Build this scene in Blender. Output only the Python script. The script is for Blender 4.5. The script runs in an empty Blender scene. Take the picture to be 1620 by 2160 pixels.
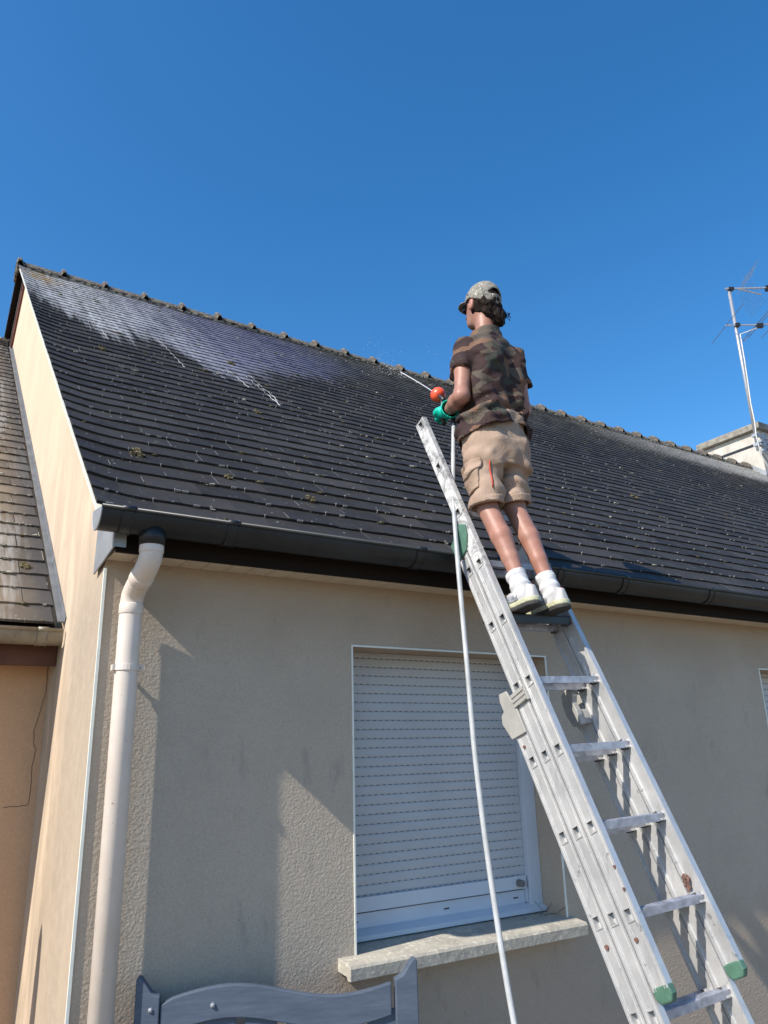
import bpy, math, random
import numpy as np
from mathutils import Vector, Matrix
random.seed(7)
S = bpy.context.scene
COL = S.collection

# ------------------------------------------------------------------ camera
F, P, RO, YW = 1625.0, math.radians(17.4), math.radians(-1.49), math.radians(32.45)
fwd = Vector((math.sin(YW)*math.cos(P), math.cos(YW)*math.cos(P), math.sin(P)))
rt = Vector((math.cos(YW), -math.sin(YW), 0)); up = rt.cross(fwd)
r2 = rt*math.cos(RO)+up*math.sin(RO); u2 = -rt*math.sin(RO)+up*math.cos(RO)
cd = bpy.data.cameras.new('camera'); cam = bpy.data.objects.new('camera', cd); COL.objects.link(cam)
M = Matrix((( r2.x, u2.x, -fwd.x, -.678), (r2.y, u2.y, -fwd.y, -3.2), (r2.z, u2.z, -fwd.z, 1.75), (0,0,0,1)))
cam.matrix_world = M
cd.sensor_fit = 'VERTICAL'; cd.sensor_height = 24; cd.lens = F/2160*24; cd.clip_end = 3000; cd.clip_start = .05
S.camera = cam

# ------------------------------------------------------------------ sky, sun, exposure
SUN = Vector((-1.09, -.179, 1.0)).normalized()      # towards the sun
el = math.asin(SUN.z); az = math.atan2(SUN.x, SUN.y)
W = bpy.data.worlds.new('World'); S.world = W; W.use_nodes = True
wn = W.node_tree; bg = wn.nodes['Background']
sky = wn.nodes.new('ShaderNodeTexSky'); sky.sky_type = 'NISHITA'; sky.sun_disc = False
sky.sun_elevation = el; sky.sun_rotation = az
sky.air_density = 1.0; sky.dust_density = .7; sky.ozone_density = 3.0; sky.altitude = 100
hs = wn.nodes.new('ShaderNodeHueSaturation'); hs.inputs['Saturation'].default_value = 1.32; hs.inputs['Hue'].default_value = .499; hs.inputs['Value'].default_value = 1.58
wn.links.new(sky.outputs[0], hs.inputs['Color']); wn.links.new(hs.outputs[0], bg.inputs[0])
bg.inputs[1].default_value = .10
sl = bpy.data.lights.new('sun', 'SUN'); so = bpy.data.objects.new('sun', sl); COL.objects.link(so)
so.rotation_euler = SUN.to_track_quat('Z', 'Y').to_euler(); sl.energy = 5.0; sl.angle = math.radians(.5); sl.color = (1, .92, .82)
S.view_settings.view_transform = 'Standard'; S.view_settings.look = 'None'
S.view_settings.exposure = 0.42; S.view_settings.gamma = 1

# ------------------------------------------------------------------ material helper
class NT:
    def __init__(s, name, rough=.6, metal=0., spec=.5):
        s.m = bpy.data.materials.new(name); s.m.use_nodes = True
        s.t = s.m.node_tree; s.b = s.t.nodes['Principled BSDF']
        s.b.inputs['Roughness'].default_value = rough; s.b.inputs['Metallic'].default_value = metal
        s.b.inputs['Specular IOR Level'].default_value = spec
        s.tc = s.t.nodes.new('ShaderNodeTexCoord'); s.co = s.tc.outputs['Object']
    def put(s, sock, v):
        if isinstance(v, bpy.types.NodeSocket): s.t.links.new(v, sock)
        elif isinstance(v, (tuple, list)):
            v = tuple(v); sock.default_value = v+(1.,) if len(v) == 3 and sock.type == 'RGBA' else v
        else: sock.default_value = ((v, v, v, 1.) if sock.type == 'RGBA' else (v, v, v) if sock.type == 'VECTOR' else v)
    def math(s, op, a, b=0., c=0., clamp=False):
        n = s.t.nodes.new('ShaderNodeMath'); n.operation = op; n.use_clamp = clamp
        s.put(n.inputs[0], a); s.put(n.inputs[1], b); s.put(n.inputs[2], c); return n.outputs[0]
    def noise(s, scale, detail=3., rough=.55, co=None, stretch=None, dist=0., color=False):
        co = co or s.co
        if stretch:
            mp = s.t.nodes.new('ShaderNodeMapping'); mp.inputs['Scale'].default_value = stretch; s.put(mp.inputs['Vector'], co); co = mp.outputs[0]
        n = s.t.nodes.new('ShaderNodeTexNoise'); s.put(n.inputs['Vector'], co); n.inputs['Scale'].default_value = scale
        n.inputs['Detail'].default_value = detail; n.inputs['Roughness'].default_value = rough; n.inputs['Distortion'].default_value = dist
        return n.outputs['Color' if color else 'Fac']
    def vor(s, scale, feature='F1', out='Distance', co=None, rnd=1.):
        n = s.t.nodes.new('ShaderNodeTexVoronoi'); n.feature = feature; s.put(n.inputs['Vector'], co or s.co)
        n.inputs['Scale'].default_value = scale; n.inputs['Randomness'].default_value = rnd; return n.outputs[out]
    def ramp(s, fac, stops, interp='LINEAR'):
        n = s.t.nodes.new('ShaderNodeValToRGB'); s.put(n.inputs[0], fac); r = n.color_ramp; r.interpolation = interp
        while len(r.elements) < len(stops): r.elements.new(.5)
        for e, (p, c) in zip(r.elements, stops):
            e.position = p; e.color = (c, c, c, 1) if not isinstance(c, tuple) else c+(1,)
        return n.outputs[0]
    def mix(s, f, a, b, mode='MIX'):
        n = s.t.nodes.new('ShaderNodeMix'); n.data_type = 'RGBA'; n.blend_type = mode
        s.put(n.inputs[0], f); s.put(n.inputs[6], a); s.put(n.inputs[7], b); return n.outputs[2]
    def sep(s, co=None):
        n = s.t.nodes.new('ShaderNodeSeparateXYZ'); s.put(n.inputs[0], co or s.co); return n.outputs
    def attr(s, name, out='Fac'):
        n = s.t.nodes.new('ShaderNodeAttribute'); n.attribute_name = name; return n.outputs[out]
    def curve(s, x, pts):
        n = s.t.nodes.new('ShaderNodeFloatCurve'); s.put(n.inputs['Value'], x); c = n.mapping.curves[0]
        while len(c.points) < len(pts): c.points.new(.5, .5)
        for q, (a, b) in zip(c.points, pts): q.location = (a, b); q.handle_type = 'VECTOR'
        n.mapping.update(); return n.outputs[0]
    def bump(s, h, strength=.5, dist=.01, normal=None):
        n = s.t.nodes.new('ShaderNodeBump'); s.put(n.inputs['Height'], h); n.inputs['Strength'].default_value = strength
        n.inputs['Distance'].default_value = dist
        if normal: s.put(n.inputs['Normal'], normal)
        return n.outputs[0]
    def done(s, color=None, normal=None, rough=None, metal=None):
        if color is not None: s.put(s.b.inputs['Base Color'], color)
        if normal is not None: s.put(s.b.inputs['Normal'], normal)
        if rough is not None: s.put(s.b.inputs['Roughness'], rough)
        if metal is not None: s.put(s.b.inputs['Metallic'], metal)
        return s.m
MAT = {}
def simple(name, col, rough=.6, metal=0., var=.12, scale=12., bump=.0, spec=.5, bscale=60.):
    n = NT(name, rough, metal, spec); f = n.noise(scale, 5, .6)
    c = n.mix(n.ramp(f, [(.3, 0.), (.7, 1.)]), tuple(v*(1-var) for v in col), tuple(min(1, v*(1+var)) for v in col))
    nm = n.bump(n.noise(bscale, 3), bump, .004) if bump else None
    MAT[name] = n.done(c, nm); return MAT[name]

# stucco of the front wall: coarse render, brownish under the eaves, grey algae stains
def stucco(name, base, warm, bs=1.0, kind='front'):
    n = NT(name, .95, 0, .2)
    x, y, z = n.sep()
    big = n.noise(1.3, 4, .6); mid = n.noise(7, 5, .65)
    c = n.mix(n.ramp(big, [(.35, 0.), (.7, 1.)]), base, tuple(v*.86 for v in base))
    c = n.mix(n.ramp(mid, [(.3, .0), (.8, .5)]), c, warm)
    if kind == 'front':
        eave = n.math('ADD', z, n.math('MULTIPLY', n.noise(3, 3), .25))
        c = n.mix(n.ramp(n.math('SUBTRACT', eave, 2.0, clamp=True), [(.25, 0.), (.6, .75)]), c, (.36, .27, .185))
        low = n.math('SUBTRACT', 1.25, n.math('ADD', z, n.math('MULTIPLY', n.noise(5, 4), .5)))
        c = n.mix(n.ramp(low, [(.0, 0.), (.3, .45)]), c, (.42, .30, .22))
        spot = n.noise(1., 5, .6, stretch=(9, 9, 3.2))
        c = n.mix(n.ramp(spot, [(.60, 0.), (.75, .55)]), c, (.20, .19, .17))
        yel = n.noise(2.3, 4, .6)
        c = n.mix(n.math('MULTIPLY', n.ramp(yel, [(.6, 0.), (.72, .7)]), n.ramp(x, [(.0, 1.), (.1, 0.)])), c, (.42, .31, .11))
        speck = n.ramp(n.noise(55, 2, .5), [(.70, 0.), (.76, .6)])
        c = n.mix(speck, c, (.22, .18, .14))
    if kind == 'gable':
        streak = n.noise(1., 7, .7, stretch=(3, 5, 1.3), dist=.5)
        fade = n.ramp(n.math('MULTIPLY', z, .2, clamp=True), [(.38, 1.), (.58, .75), (.78, .15), (.95, .0)])
        c = n.mix(n.math('MULTIPLY', n.ramp(streak, [(.36, 0.), (.66, 1.)]), fade), c, (.33, .27, .205))
        low = n.ramp(n.math('MULTIPLY', z, .3, clamp=True), [(.0, .7), (.70, .85), (.86, .0)])
        edge = n.ramp(n.math('ADD', y, n.math('MULTIPLY', n.noise(4, 3), .3)), [(.62, 1.), (.86, .0)])
        c = n.mix(n.math('MULTIPLY', low, edge), c, (.30, .255, .20))
        c = n.mix(n.math('MULTIPLY', n.math('MULTIPLY', low, edge), n.ramp(n.noise(16, 6, .75), [(.45, 0.), (.7, .6)])), c, (.50, .43, .34))
        str2 = n.noise(1., 6, .7, stretch=(3, 30, 1.8))
        m2 = n.math('MULTIPLY', n.ramp(str2, [(.66, 0.), (.74, .5)]), fade)
        c = n.mix(m2, c, (.25, .18, .14))
    cells = n.vor(105*bs, 'SMOOTH_F1', co=None)
    warp = n.noise(135*bs, 4, .65, dist=1.6)
    h = n.math('ADD', n.math('MULTIPLY', cells, 1.1), warp)
    if kind == 'gable': h = n.noise(140, 3, .6)
    nm = n.bump(h, .55 if kind == 'front' else .3, .0038 if kind == 'front' else .002)
    c = n.mix(n.ramp(warp, [(.35, .6), (.62, 0.)]), c, tuple(v*.62 for v in base)); c = n.mix(n.ramp(n.noise(3.1, 6, .7), [(.5, 0.), (.72, .30)]), c, tuple(v*.62 for v in base))
    MAT[name] = n.done(c, nm)
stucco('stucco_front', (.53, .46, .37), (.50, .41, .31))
stucco('stucco_gable', (.68, .545, .405), (.66, .52, .38), kind='gable')
stucco('stucco_wing', (.70, .45, .27), (.66, .41, .24), kind='wing')

def slate(name, base, lichen, foam=False, wing=False):
    n = NT(name, .5, 0, .15)
    rnd = n.attr('rnd'); x, y, z = n.sep()
    c = n.mix(n.ramp(rnd, [(0., 0.), (1., 1.)]), tuple(v*.62 for v in base), tuple(v*1.42 for v in base))
    c = n.mix(n.ramp(n.noise(9, 5, .65), [(.35, 0.), (.75, .6)]), c, tuple(v*1.6 for v in base)); c = n.mix(n.ramp(n.noise(1.1, 5, .65), [(.42, 0.), (.70, .55)]), c, tuple(v*.45 for v in base))
    sp = n.ramp(n.vor(26), [(.10, 1.), (.16, 0.)])
    pres = n.ramp(n.noise(2.2, 3), [(.42, 0.), (.62, 1.)])
    sel = n.ramp(n.noise(31, 1), [(.52, 0.), (.58, 1.)])
    c = n.mix(n.math('MULTIPLY', n.math('MULTIPLY', sp, sel), n.math('ADD', pres, .15)), c, (.36, .36, .33))
    pt = n.ramp(n.noise(14, 6, .7), [(.60, 0.), (.72, .6)])
    c = n.mix(pt, c, lichen)
    rough = n.ramp(n.noise(20, 4), [(.3, .50), (.7, .70)])
    if foam:
        # greenish grey lichen that thickens towards the ridge on the right
        hi = n.math('MULTIPLY', n.ramp(n.math('MULTIPLY', n.math('SUBTRACT', y, 3.), .42), [(.1, 0.), (1., 1.)]), n.ramp(n.noise(5, 5, .7, stretch=(1, .4, 1)), [(.35, 0.), (.7, 1.)]))
        c = n.mix(n.math('MULTIPLY', hi, .55), c, (.17, .165, .13))
        ch = n.math('MULTIPLY', n.ramp(n.math('MULTIPLY', n.math('SUBTRACT', x, 8.), .2), [(.0, 0.), (.9, 1.)]),
                    n.ramp(n.math('ADD', n.math('SUBTRACT', y, 4.0), n.math('MULTIPLY', n.noise(4, 5, .7), .9)), [(.55, 0.), (1.0, 1.)]))
        c = n.mix(n.math('MULTIPLY', ch, .75), c, (.52, .50, .46))
        # cleaning foam, wet film: below the ridge on the left half of the roof
        xb = n.math('MULTIPLY', n.math('ADD', x, .1), .2)
        pts = [(-.1,5.2),(.1,4.8),(.3,4.25),(.5,3.75),(.75,4.2),(1.0,4.25),(1.25,3.5),(1.5,3.3),(1.8,3.8),(2.4,4.4),(2.8,4.6),(3.3,5.2),(3.7,5.5),(4.3,6.4),(4.9,7.2)]
        lim = n.curve(xb, [((a+.1)*.2, (b/1.284-.2)/6.) for a, b in pts])
        fr = n.math('ADD', n.math('MULTIPLY', n.math('SUBTRACT', n.noise(1., 4, .7, stretch=(16, .5, .5)), .5), .22), n.math('MULTIPLY', n.math('SUBTRACT', n.noise(30, 3), .5), .10))
        dd = n.math('SUBTRACT', n.math('ADD', n.math('DIVIDE', y, 6.), fr), lim)
        m = n.ramp(n.math('ADD', n.math('MULTIPLY', dd, 8.), .1), [(0., 0.), (.22, .6), (.6, 1.)])
        lil = n.ramp(n.math('MULTIPLY', x, .2), [(.0, .85), (.22, .85), (.36, .55), (.52, .34), (.75, .06)])
        tex = n.math('MULTIPLY', n.ramp(n.noise(26, 7, .8), [(.36, .12), (.60, 1.)]), n.ramp(n.noise(1., 5, .7, stretch=(9, .8, .8)), [(.30, .35), (.6, 1.)]))
        fm = n.math('MULTIPLY', n.math('MULTIPLY', m, lil), tex)
        c = n.mix(fm, c, (.72, .72, .73))
        sky_tint = n.math('MULTIPLY', m, n.ramp(n.math('MULTIPLY', x, .2), [(.1, .0), (.36, .8), (.6, .75), (.8, 0.)]))
        c = n.mix(n.math('MULTIPLY', sky_tint, .62), c, (.052, .056, .155))  # blue painted in for the sky reflected by the wet slates
        rough = n.mix(n.math('MULTIPLY', m, .6), rough, .3)
        orange = n.ramp(n.vor(1.0, co=None), [(0., 0.), (1., 0.)])
        d1 = n.math('ADD', n.math('ABSOLUTE', n.math('SUBTRACT', x, .12)), n.math('MULTIPLY', n.math('ABSOLUTE', n.math('SUBTRACT', y, 4.95)), .55))
        c = n.mix(n.math('MULTIPLY', n.ramp(d1, [(.10, .8), (.32, 0.)]), n.ramp(n.noise(16, 4), [(.4, 0.), (.6, 1.)])), c, (.42, .26, .07))
    if wing:
        st = n.noise(1., 5, .7, stretch=(8, .5, .5))
        c = n.mix(n.ramp(st, [(.5, 0.), (.66, .75)]), c, (.42, .42, .41))
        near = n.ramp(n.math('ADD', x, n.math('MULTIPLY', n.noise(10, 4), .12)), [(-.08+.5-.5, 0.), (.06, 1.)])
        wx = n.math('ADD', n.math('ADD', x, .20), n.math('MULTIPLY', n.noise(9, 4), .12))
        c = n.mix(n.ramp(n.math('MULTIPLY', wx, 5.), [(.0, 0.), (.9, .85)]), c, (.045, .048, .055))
    nm = n.bump(n.noise(45, 4, .6), .22, .003)
    MAT[name] = n.done(c, nm, rough)
slate('slate', (.033, .0305, .028), (.085, .082, .070), foam=True)
slate('slate_wing', (.155, .125, .090), (.25, .24, .20), wing=True)

n = NT('ridge_tile', .85, 0, .3)
c = n.mix(n.ramp(n.noise(6, 5, .7), [(.3, 0.), (.7, 1.)]), (.055, .043, .037), (.10, .088, .078))
c = n.mix(n.ramp(n.noise(23, 6, .75), [(.5, 0.), (.62, .8)]), c, (.30, .28, .20)); c = n.mix(n.ramp(n.noise(11, 4), [(.6, 0.), (.7, .6)]), c, (.06, .05, .04))
MAT['ridge_tile'] = n.done(c, n.bump(n.noise(40, 4), .6, .008))
simple('zinc', (.013, .016, .018), .42, .0, .45, 4, spec=.4)
simple('zinc_bright', (.33, .355, .38), .5, .5, .15, 6)
simple('zinc_flashing', (.16, .17, .18), .6, .3, .25, 9)
n = NT('zinc_old', .55, .4)
c = n.mix(n.ramp(n.noise(8, 6, .7), [(.3, 0.), (.7, 1.)]), (.19, .165, .12), (.34, .31, .25)); MAT['zinc_old'] = n.done(c, n.bump(n.noise(30, 3), .2, .003))
simple('fascia_dark', (.010, .006, .004), .75, spec=.2)
simple('fascia_brown', (.10, .032, .016), .55, 0, .2)
simple('barge_brown', (.14, .045, .03), .5, 0, .2)
simple('soffit_pvc', (.55, .48, .38), .5, 0, .1)
n = NT('pvc_pipe', .42, 0, .5)
c = n.mix(n.ramp(n.noise(5, 5, .7), [(.35, 0.), (.75, 1.)]), (.68, .61, .54), (.58, .50, .42)); c = n.mix(n.ramp(n.noise(60, 3), [(.70, 0.), (.75, .7)]), c, (.2, .12, .08)); MAT['pvc_pipe'] = n.done(c)
simple('pvc_trim', (.72, .76, .70), .5, 0, .1)
simple('shutter_white', (.45, .47, .49), .42, 0, .06, 3)
simple('slot_dark', (.075, .075, .08), .7)
simple('frame_white', (.55, .60, .66), .35, 0, .05, 4)
simple('rubber_grey', (.16, .16, .15), .7)
n = NT('sill_stone', .9, 0, .3)
c = n.mix(n.ramp(n.noise(9, 5, .7), [(.3, 0.), (.7, 1.)]), (.46, .43, .36), (.30, .28, .24)); c = n.mix(n.ramp(n.noise(38, 4, .7), [(.56, 0.), (.64, .8)]), c, (.62, .60, .48))
MAT['sill_stone'] = n.done(c, n.bump(n.noise(50, 5), .5, .006))
n = NT('bench_paint', .55, 0, .4)
c = n.mix(n.ramp(n.noise(1, 6, .7, stretch=(6, 6, 40)), [(.35, 0.), (.7, 1.)]), (.062, .083, .118), (.092, .118, .16)); c = n.mix(n.ramp(n.noise(7, 5, .7), [(.66, 0.), (.72, .7)]), c, (.26, .15, .10))
MAT['bench_paint'] = n.done(c, n.bump(n.noise(1, 4, .6, stretch=(10, 10, 90)), .25, .003))
n = NT('aluminium', .42, .55)
c = n.mix(n.ramp(n.noise(5, 5, .7), [(.3, 0.), (.7, 1.)]), (.50, .51, .51), (.64, .64, .63)); sc = n.noise(24, 6, .75, dist=.6)
c = n.mix(n.ramp(sc, [(.60, 0.), (.68, .75)]), c, (.22, .23, .24)); c = n.mix(n.ramp(n.noise(1, 5, .7, stretch=(30, 30, 7)), [(.52, 0.), (.7, .45)]), c, (.33, .34, .35)); MAT['aluminium'] = n.done(c, None, n.ramp(n.noise(7, 4), [(.3, .35), (.7, .6)]))
n = NT('aluminium_scuffed', .6, .3)
c = n.mix(n.ramp(n.noise(14, 6, .75, dist=1.), [(.45, 0.), (.62, 1.)]), (.62, .62, .60), (.24, .24, .24)); MAT['aluminium_scuffed'] = n.done(c, n.bump(n.noise(40, 4), .3, .003))
simple('rung_metal', (.44, .45, .50), .45, .35, .35, 22)
simple('hole_dark', (.05, .05, .05), .8)
simple('cast_grey', (.36, .355, .33), .6, .2, .15)
simple('green_plastic', (.065, .15, .105), .6, 0, .25, 20)
simple('rust', (.14, .075, .06), .85, 0, .4, 40)
n = NT('hose_grey', .45); c = n.mix(n.ramp(n.noise(9, 5, .7), [(.35, 0.), (.7, 1.)]), (.44, .46, .47), (.30, .32, .32)); x, y, z = n.sep(); MAT['hose_grey'] = n.done(c)
simple('black_plastic', (.018, .018, .02), .4)
simple('red_plastic', (.85, .10, .04), .35, 0, .1)
n = NT('glove_green', .5); c = n.mix(n.ramp(n.noise(20, 3), [(.4, 0.), (.6, 1.)]), (.0, .42, .30), (.0, .55, .40)); MAT['glove_green'] = n.done(c, n.bump(n.noise(45, 3), .4, .004))
n = NT('skin', .5, 0, .4); n.b.inputs['Subsurface Weight'].default_value = .08; n.b.inputs['Subsurface Radius'].default_value = (.02, .008, .004)
c = n.mix(n.ramp(n.noise(14, 4, .6), [(.3, 0.), (.7, 1.)]), (.25, .125, .088), (.36, .20, .15)); c = n.mix(n.ramp(n.noise(220, 2), [(.58, 0.), (.68, .35)]), c, (.20, .09, .06)); c = n.mix(n.ramp(n.noise(5, 3), [(.4, 0.), (.7, .35)]), c, (.42, .17, .12)); MAT['skin'] = n.done(c, n.bump(n.noise(160, 2), .12, .001))
n = NT('hair', .7, 0, .15)
c = n.mix(n.ramp(n.noise(1, 5, .7, stretch=(50, 50, 22), dist=1.5), [(.4, 0.), (.7, 1.)]), (.005, .004, .003), (.030, .016, .011)); MAT['hair'] = n.done(c, n.bump(n.noise(60, 4, .7, dist=1.), .6, .008))
n = NT('camouflage', .85, 0, .2)
wco = n.t.nodes.new('ShaderNodeVectorMath'); wco.operation = 'ADD'
nc = n.noise(9, 2, .5, color=True); sc_ = n.t.nodes.new('ShaderNodeVectorMath'); sc_.operation = 'SCALE'; n.put(sc_.inputs[0], nc); sc_.inputs['Scale'].default_value = .05
n.put(wco.inputs[0], n.co); n.put(wco.inputs[1], sc_.outputs[0]); wc = wco.outputs[0]
k1 = n.ramp(n.noise(8.5, 1.5, .45, co=wc, stretch=(1., 1., 1.35)), [(.0, 0.), (.50, 1.)], 'CONSTANT')
def camo(seed, thr, scl):
    mp = n.t.nodes.new('ShaderNodeMapping'); mp.inputs['Location'].default_value = (seed, seed*2, seed*.7); n.put(mp.inputs['Vector'], wc)
    return n.ramp(n.noise(scl, 1.6, .5, co=mp.outputs[0], stretch=(1, 1, 1.45)), [(0., 0.), (thr, 1.)], 'CONSTANT')
c = n.mix(camo(3.1, .47, 6.), (.085, .070, .055), (.040, .024, .023))
c = n.mix(camo(7.7, .58, 7), c, (.155, .090, .060)); c = n.mix(camo(11.3, .60, 8), c, (.045, .048, .040)); c = n.mix(camo(17.9, .60, 7), c, (.04, .024, .024))
MAT['camouflage'] = n.done(c, n.bump(n.noise(9, 4, .55, dist=.8), .5, .02))
n = NT('khaki_cotton', .9, 0, .2)
c = n.mix(n.ramp(n.noise(6, 4), [(.3, 0.), (.7, 1.)]), (.30, .215, .16), (.36, .265, .20)); MAT['khaki_cotton'] = n.done(c, n.bump(n.noise(14, 4, .55, dist=1.), .5, .015))
simple('khaki_seam', (.30, .215, .16), .9)
simple('red_cotton', (.45, .06, .03), .8)
n = NT('cap_cloth', .9, 0, .2)
c = n.mix(n.ramp(n.noise(45, 5, .7), [(.35, 0.), (.6, 1.)]), (.13, .13, .115), (.26, .25, .215)); c = n.mix(n.ramp(n.noise(60, 3), [(.62, 0.), (.68, .9)]), c, (.55, .52, .42)); MAT['cap_cloth'] = n.done(c, n.bump(n.noise(70, 4), .5, .005))
simple('sock_white', (.56, .56, .56), .9, 0, .04, 20, .4, .2, 40)
simple('shoe_white', (.36, .36, .36), .5, 0, .08, 20)
simple('shoe_sole', (.42, .42, .28), .5, 0, .1, 20)
simple('shoe_under', (.03, .03, .03), .8)
simple('shoe_red', (.55, .03, .08), .5)
simple('shoe_print', (.22, .23, .25), .5)
simple('glasses_dark', (.01, .01, .012), .15)
simple('galvanised', (.42, .43, .45), .4, .5, .12)
simple('joint_dark', (.012, .012, .011), .95, 0, .6, 30)
simple('hook_metal', (.26, .25, .24), .6, .2, .3, 9)
simple('cable_white', (.60, .60, .57), .5)
n = NT('chimney_render', .9, 0, .2)
c = n.mix(n.ramp(n.noise(3, 5, .7, stretch=(1, 1, .5)), [(.35, 0.), (.75, 1.)]), (.56, .53, .47), (.33, .31, .27)); MAT['chimney_render'] = n.done(c, n.bump(n.noise(50, 4), .3, .004))
n = NT('concrete', .95, 0, .2)
c = n.mix(n.ramp(n.noise(9, 6, .75), [(.35, 0.), (.65, 1.)]), (.17, .155, .13), (.33, .31, .26)); MAT['concrete'] = n.done(c, n.bump(n.noise(30, 5), .6, .01))
n = NT('moss', .95, 0, .1); c = n.mix(n.noise(60, 3), (.05, .045, .022), (.20, .17, .10)); MAT['moss'] = n.done(c, n.bump(n.noise(120, 3), .8, .006))
simple('moss_pale', (.32, .31, .26), .95, 0, .3, 60)
simple('foam_white', (.52, .53, .54), .5)
n = NT('water', .05, 0, .5); n.b.inputs['Base Color'].default_value = (.9, .93, .95, 1); n.b.inputs['Transmission Weight'].default_value = .35; n.b.inputs['IOR'].default_value = 1.33; n.b.inputs['Roughness'].default_value = .35; MAT['water'] = n.m
n = NT('terrace', .95, 0, .2)
c = n.mix(n.ramp(n.noise(3, 5, .7), [(.35, 0.), (.65, 1.)]), (.27, .21, .145), (.19, .155, .11)); MAT['terrace'] = n.done(c, n.bump(n.noise(40, 5), .4, .01))
simple('caster_cloth', (.25, .27, .27), .9)

# ------------------------------------------------------------------ mesh helper
class MB:
    def __init__(s): s.v = []; s.f = []; s.mi = []; s.at = []
    def add(s, vs, fs, mi=0, at=0.):
        o = len(s.v); s.v += [tuple(v) for v in vs]; s.f += [tuple(i+o for i in f) for f in fs]; s.mi += [mi]*len(fs); s.at += [at]*len(fs)
    def box(s, lo, hi, mi=0, at=0.):
        (a, b, c), (d, e, f) = lo, hi
        s.add([(a,b,c),(d,b,c),(d,e,c),(a,e,c),(a,b,f),(d,b,f),(d,e,f),(a,e,f)], [(0,3,2,1),(4,5,6,7),(0,1,5,4),(1,2,6,5),(2,3,7,6),(3,0,4,7)], mi, at)
    def obox(s, o, U, V, Wd, lo, hi, mi=0, at=0.):
        o, U, V, Wd = map(Vector, (o, U, V, Wd)); (a, b, c), (d, e, f) = lo, hi
        vs = [o+U*x+V*y+Wd*z for x, y, z in [(a,b,c),(d,b,c),(d,e,c),(a,e,c),(a,b,f),(d,b,f),(d,e,f),(a,e,f)]]
        s.add(vs, [(0,3,2,1),(4,5,6,7),(0,1,5,4),(1,2,6,5),(2,3,7,6),(3,0,4,7)], mi, at)
    def prism(s, pts, o, U, V, Wd, t0, t1, mi=0):
        o, U, V, Wd = map(Vector, (o, U, V, Wd)); k = len(pts)
        vs = [o+U*a+V*b+Wd*t0 for a, b in pts]+[o+U*a+V*b+Wd*t1 for a, b in pts]
        s.add(vs, [tuple(range(k))[::-1], tuple(range(k, 2*k))]+[(i, (i+1) % k, (i+1) % k+k, i+k) for i in range(k)], mi)
    def tube(s, pts, r, seg=10, mi=0, cap=True, close=False, scale=None):
        pts = [Vector(p) for p in pts]; n = len(pts); rs = r if isinstance(r, (list, tuple)) else [r]*n
        t0 = (pts[1]-pts[0]).normalized(); a = Vector((0,0,1)) if abs(t0.z) < .9 else Vector((0,1,0))
        U = t0.cross(a).normalized(); vs = []
        for i, p in enumerate(pts):
            t = ((pts[min(i+1, n-1)]-pts[max(i-1, 0)])).normalized()
            U = (U-t*U.dot(t)).normalized(); V = t.cross(U)
            for k in range(seg):
                an = 2*math.pi*k/seg; vs.append(p+(U*math.cos(an)+V*math.sin(an))*rs[i])
        fs = [(i*seg+k, i*seg+(k+1) % seg, (i+1)*seg+(k+1) % seg, (i+1)*seg+k) for i in range(n-1) for k in range(seg)]
        if cap: fs += [tuple(range(seg))[::-1], tuple((n-1)*seg+k for k in range(seg))]
        s.add(vs, fs, mi)
    def blob(s, c, r, mi=0, j=.25, seg=8, rng=random):
        c = Vector(c); rr = r if isinstance(r, (tuple, list)) else (r, r, r); vs = []
        for i in range(1, 5):
            th = math.pi*i/5
            for k in range(seg):
                ph = 2*math.pi*k/seg; q = 1+rng.uniform(-j, j)
                vs.append((c.x+rr[0]*q*math.sin(th)*math.cos(ph), c.y+rr[1]*q*math.sin(th)*math.sin(ph), c.z+rr[2]*q*math.cos(th)))
        vs += [(c.x, c.y, c.z+rr[2]), (c.x, c.y, c.z-rr[2])]
        fs = [(i*seg+k, (i+1)*seg+k, (i+1)*seg+(k+1) % seg, i*seg+(k+1) % seg) for i in range(3) for k in range(seg)]
        fs += [(4*seg, k, (k+1) % seg) for k in range(seg)]+[(4*seg+1, 3*seg+(k+1) % seg, 3*seg+k) for k in range(seg)]
        s.add(vs, fs, mi)
    def build(s, name, mats, parent=None, smooth=False, bevel=0., attr=False, label=None):
        me = bpy.data.meshes.new(name); me.from_pydata(s.v, [], s.f); me.update()
        for m in (mats if isinstance(mats, (list, tuple)) else [mats]): me.materials.append(MAT[m])
        me.polygons.foreach_set('material_index', s.mi)
        if attr:
            a = me.attributes.new('rnd', 'FLOAT', 'FACE'); a.data.foreach_set('value', s.at)
        if smooth: me.polygons.foreach_set('use_smooth', [True]*len(s.f))
        o = bpy.data.objects.new(name, me); COL.objects.link(o)
        if parent is not None: adopt(o, parent)
        if bevel:
            b = o.modifiers.new('bevel', 'BEVEL'); b.width = bevel; b.segments = 2; b.limit_method = 'ANGLE'; b.angle_limit = math.radians(40)
        if label: o['label'] = label
        return o
def wpos(o):
    p = Vector(o.location)
    while o.parent is not None: o = o.parent; p += Vector(o.location)
    return p
def adopt(o, parent):
    o.parent = parent; o.matrix_parent_inverse = Matrix.Identity(4)
    o.location = -wpos(parent)     # geometry is written in world coordinates
def thing(name, label, cat, loc, group=None):
    o = bpy.data.objects.new(name, None); COL.objects.link(o); o.location = loc; o.empty_display_size = .2
    tag(o, label, cat, group); return o
def tag(o, label, cat, group=None):
    o['label'] = label; o['category'] = cat
    if group: o['group'] = group
    return o

# ================================================================== GROUND
g = MB(); g.add([(-300,-300,0),(300,-300,0),(300,300,0),(-300,300,0)], [(0,1,2,3)])
o = g.build('ground', 'terrace'); o['kind'] = 'structure'

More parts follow.
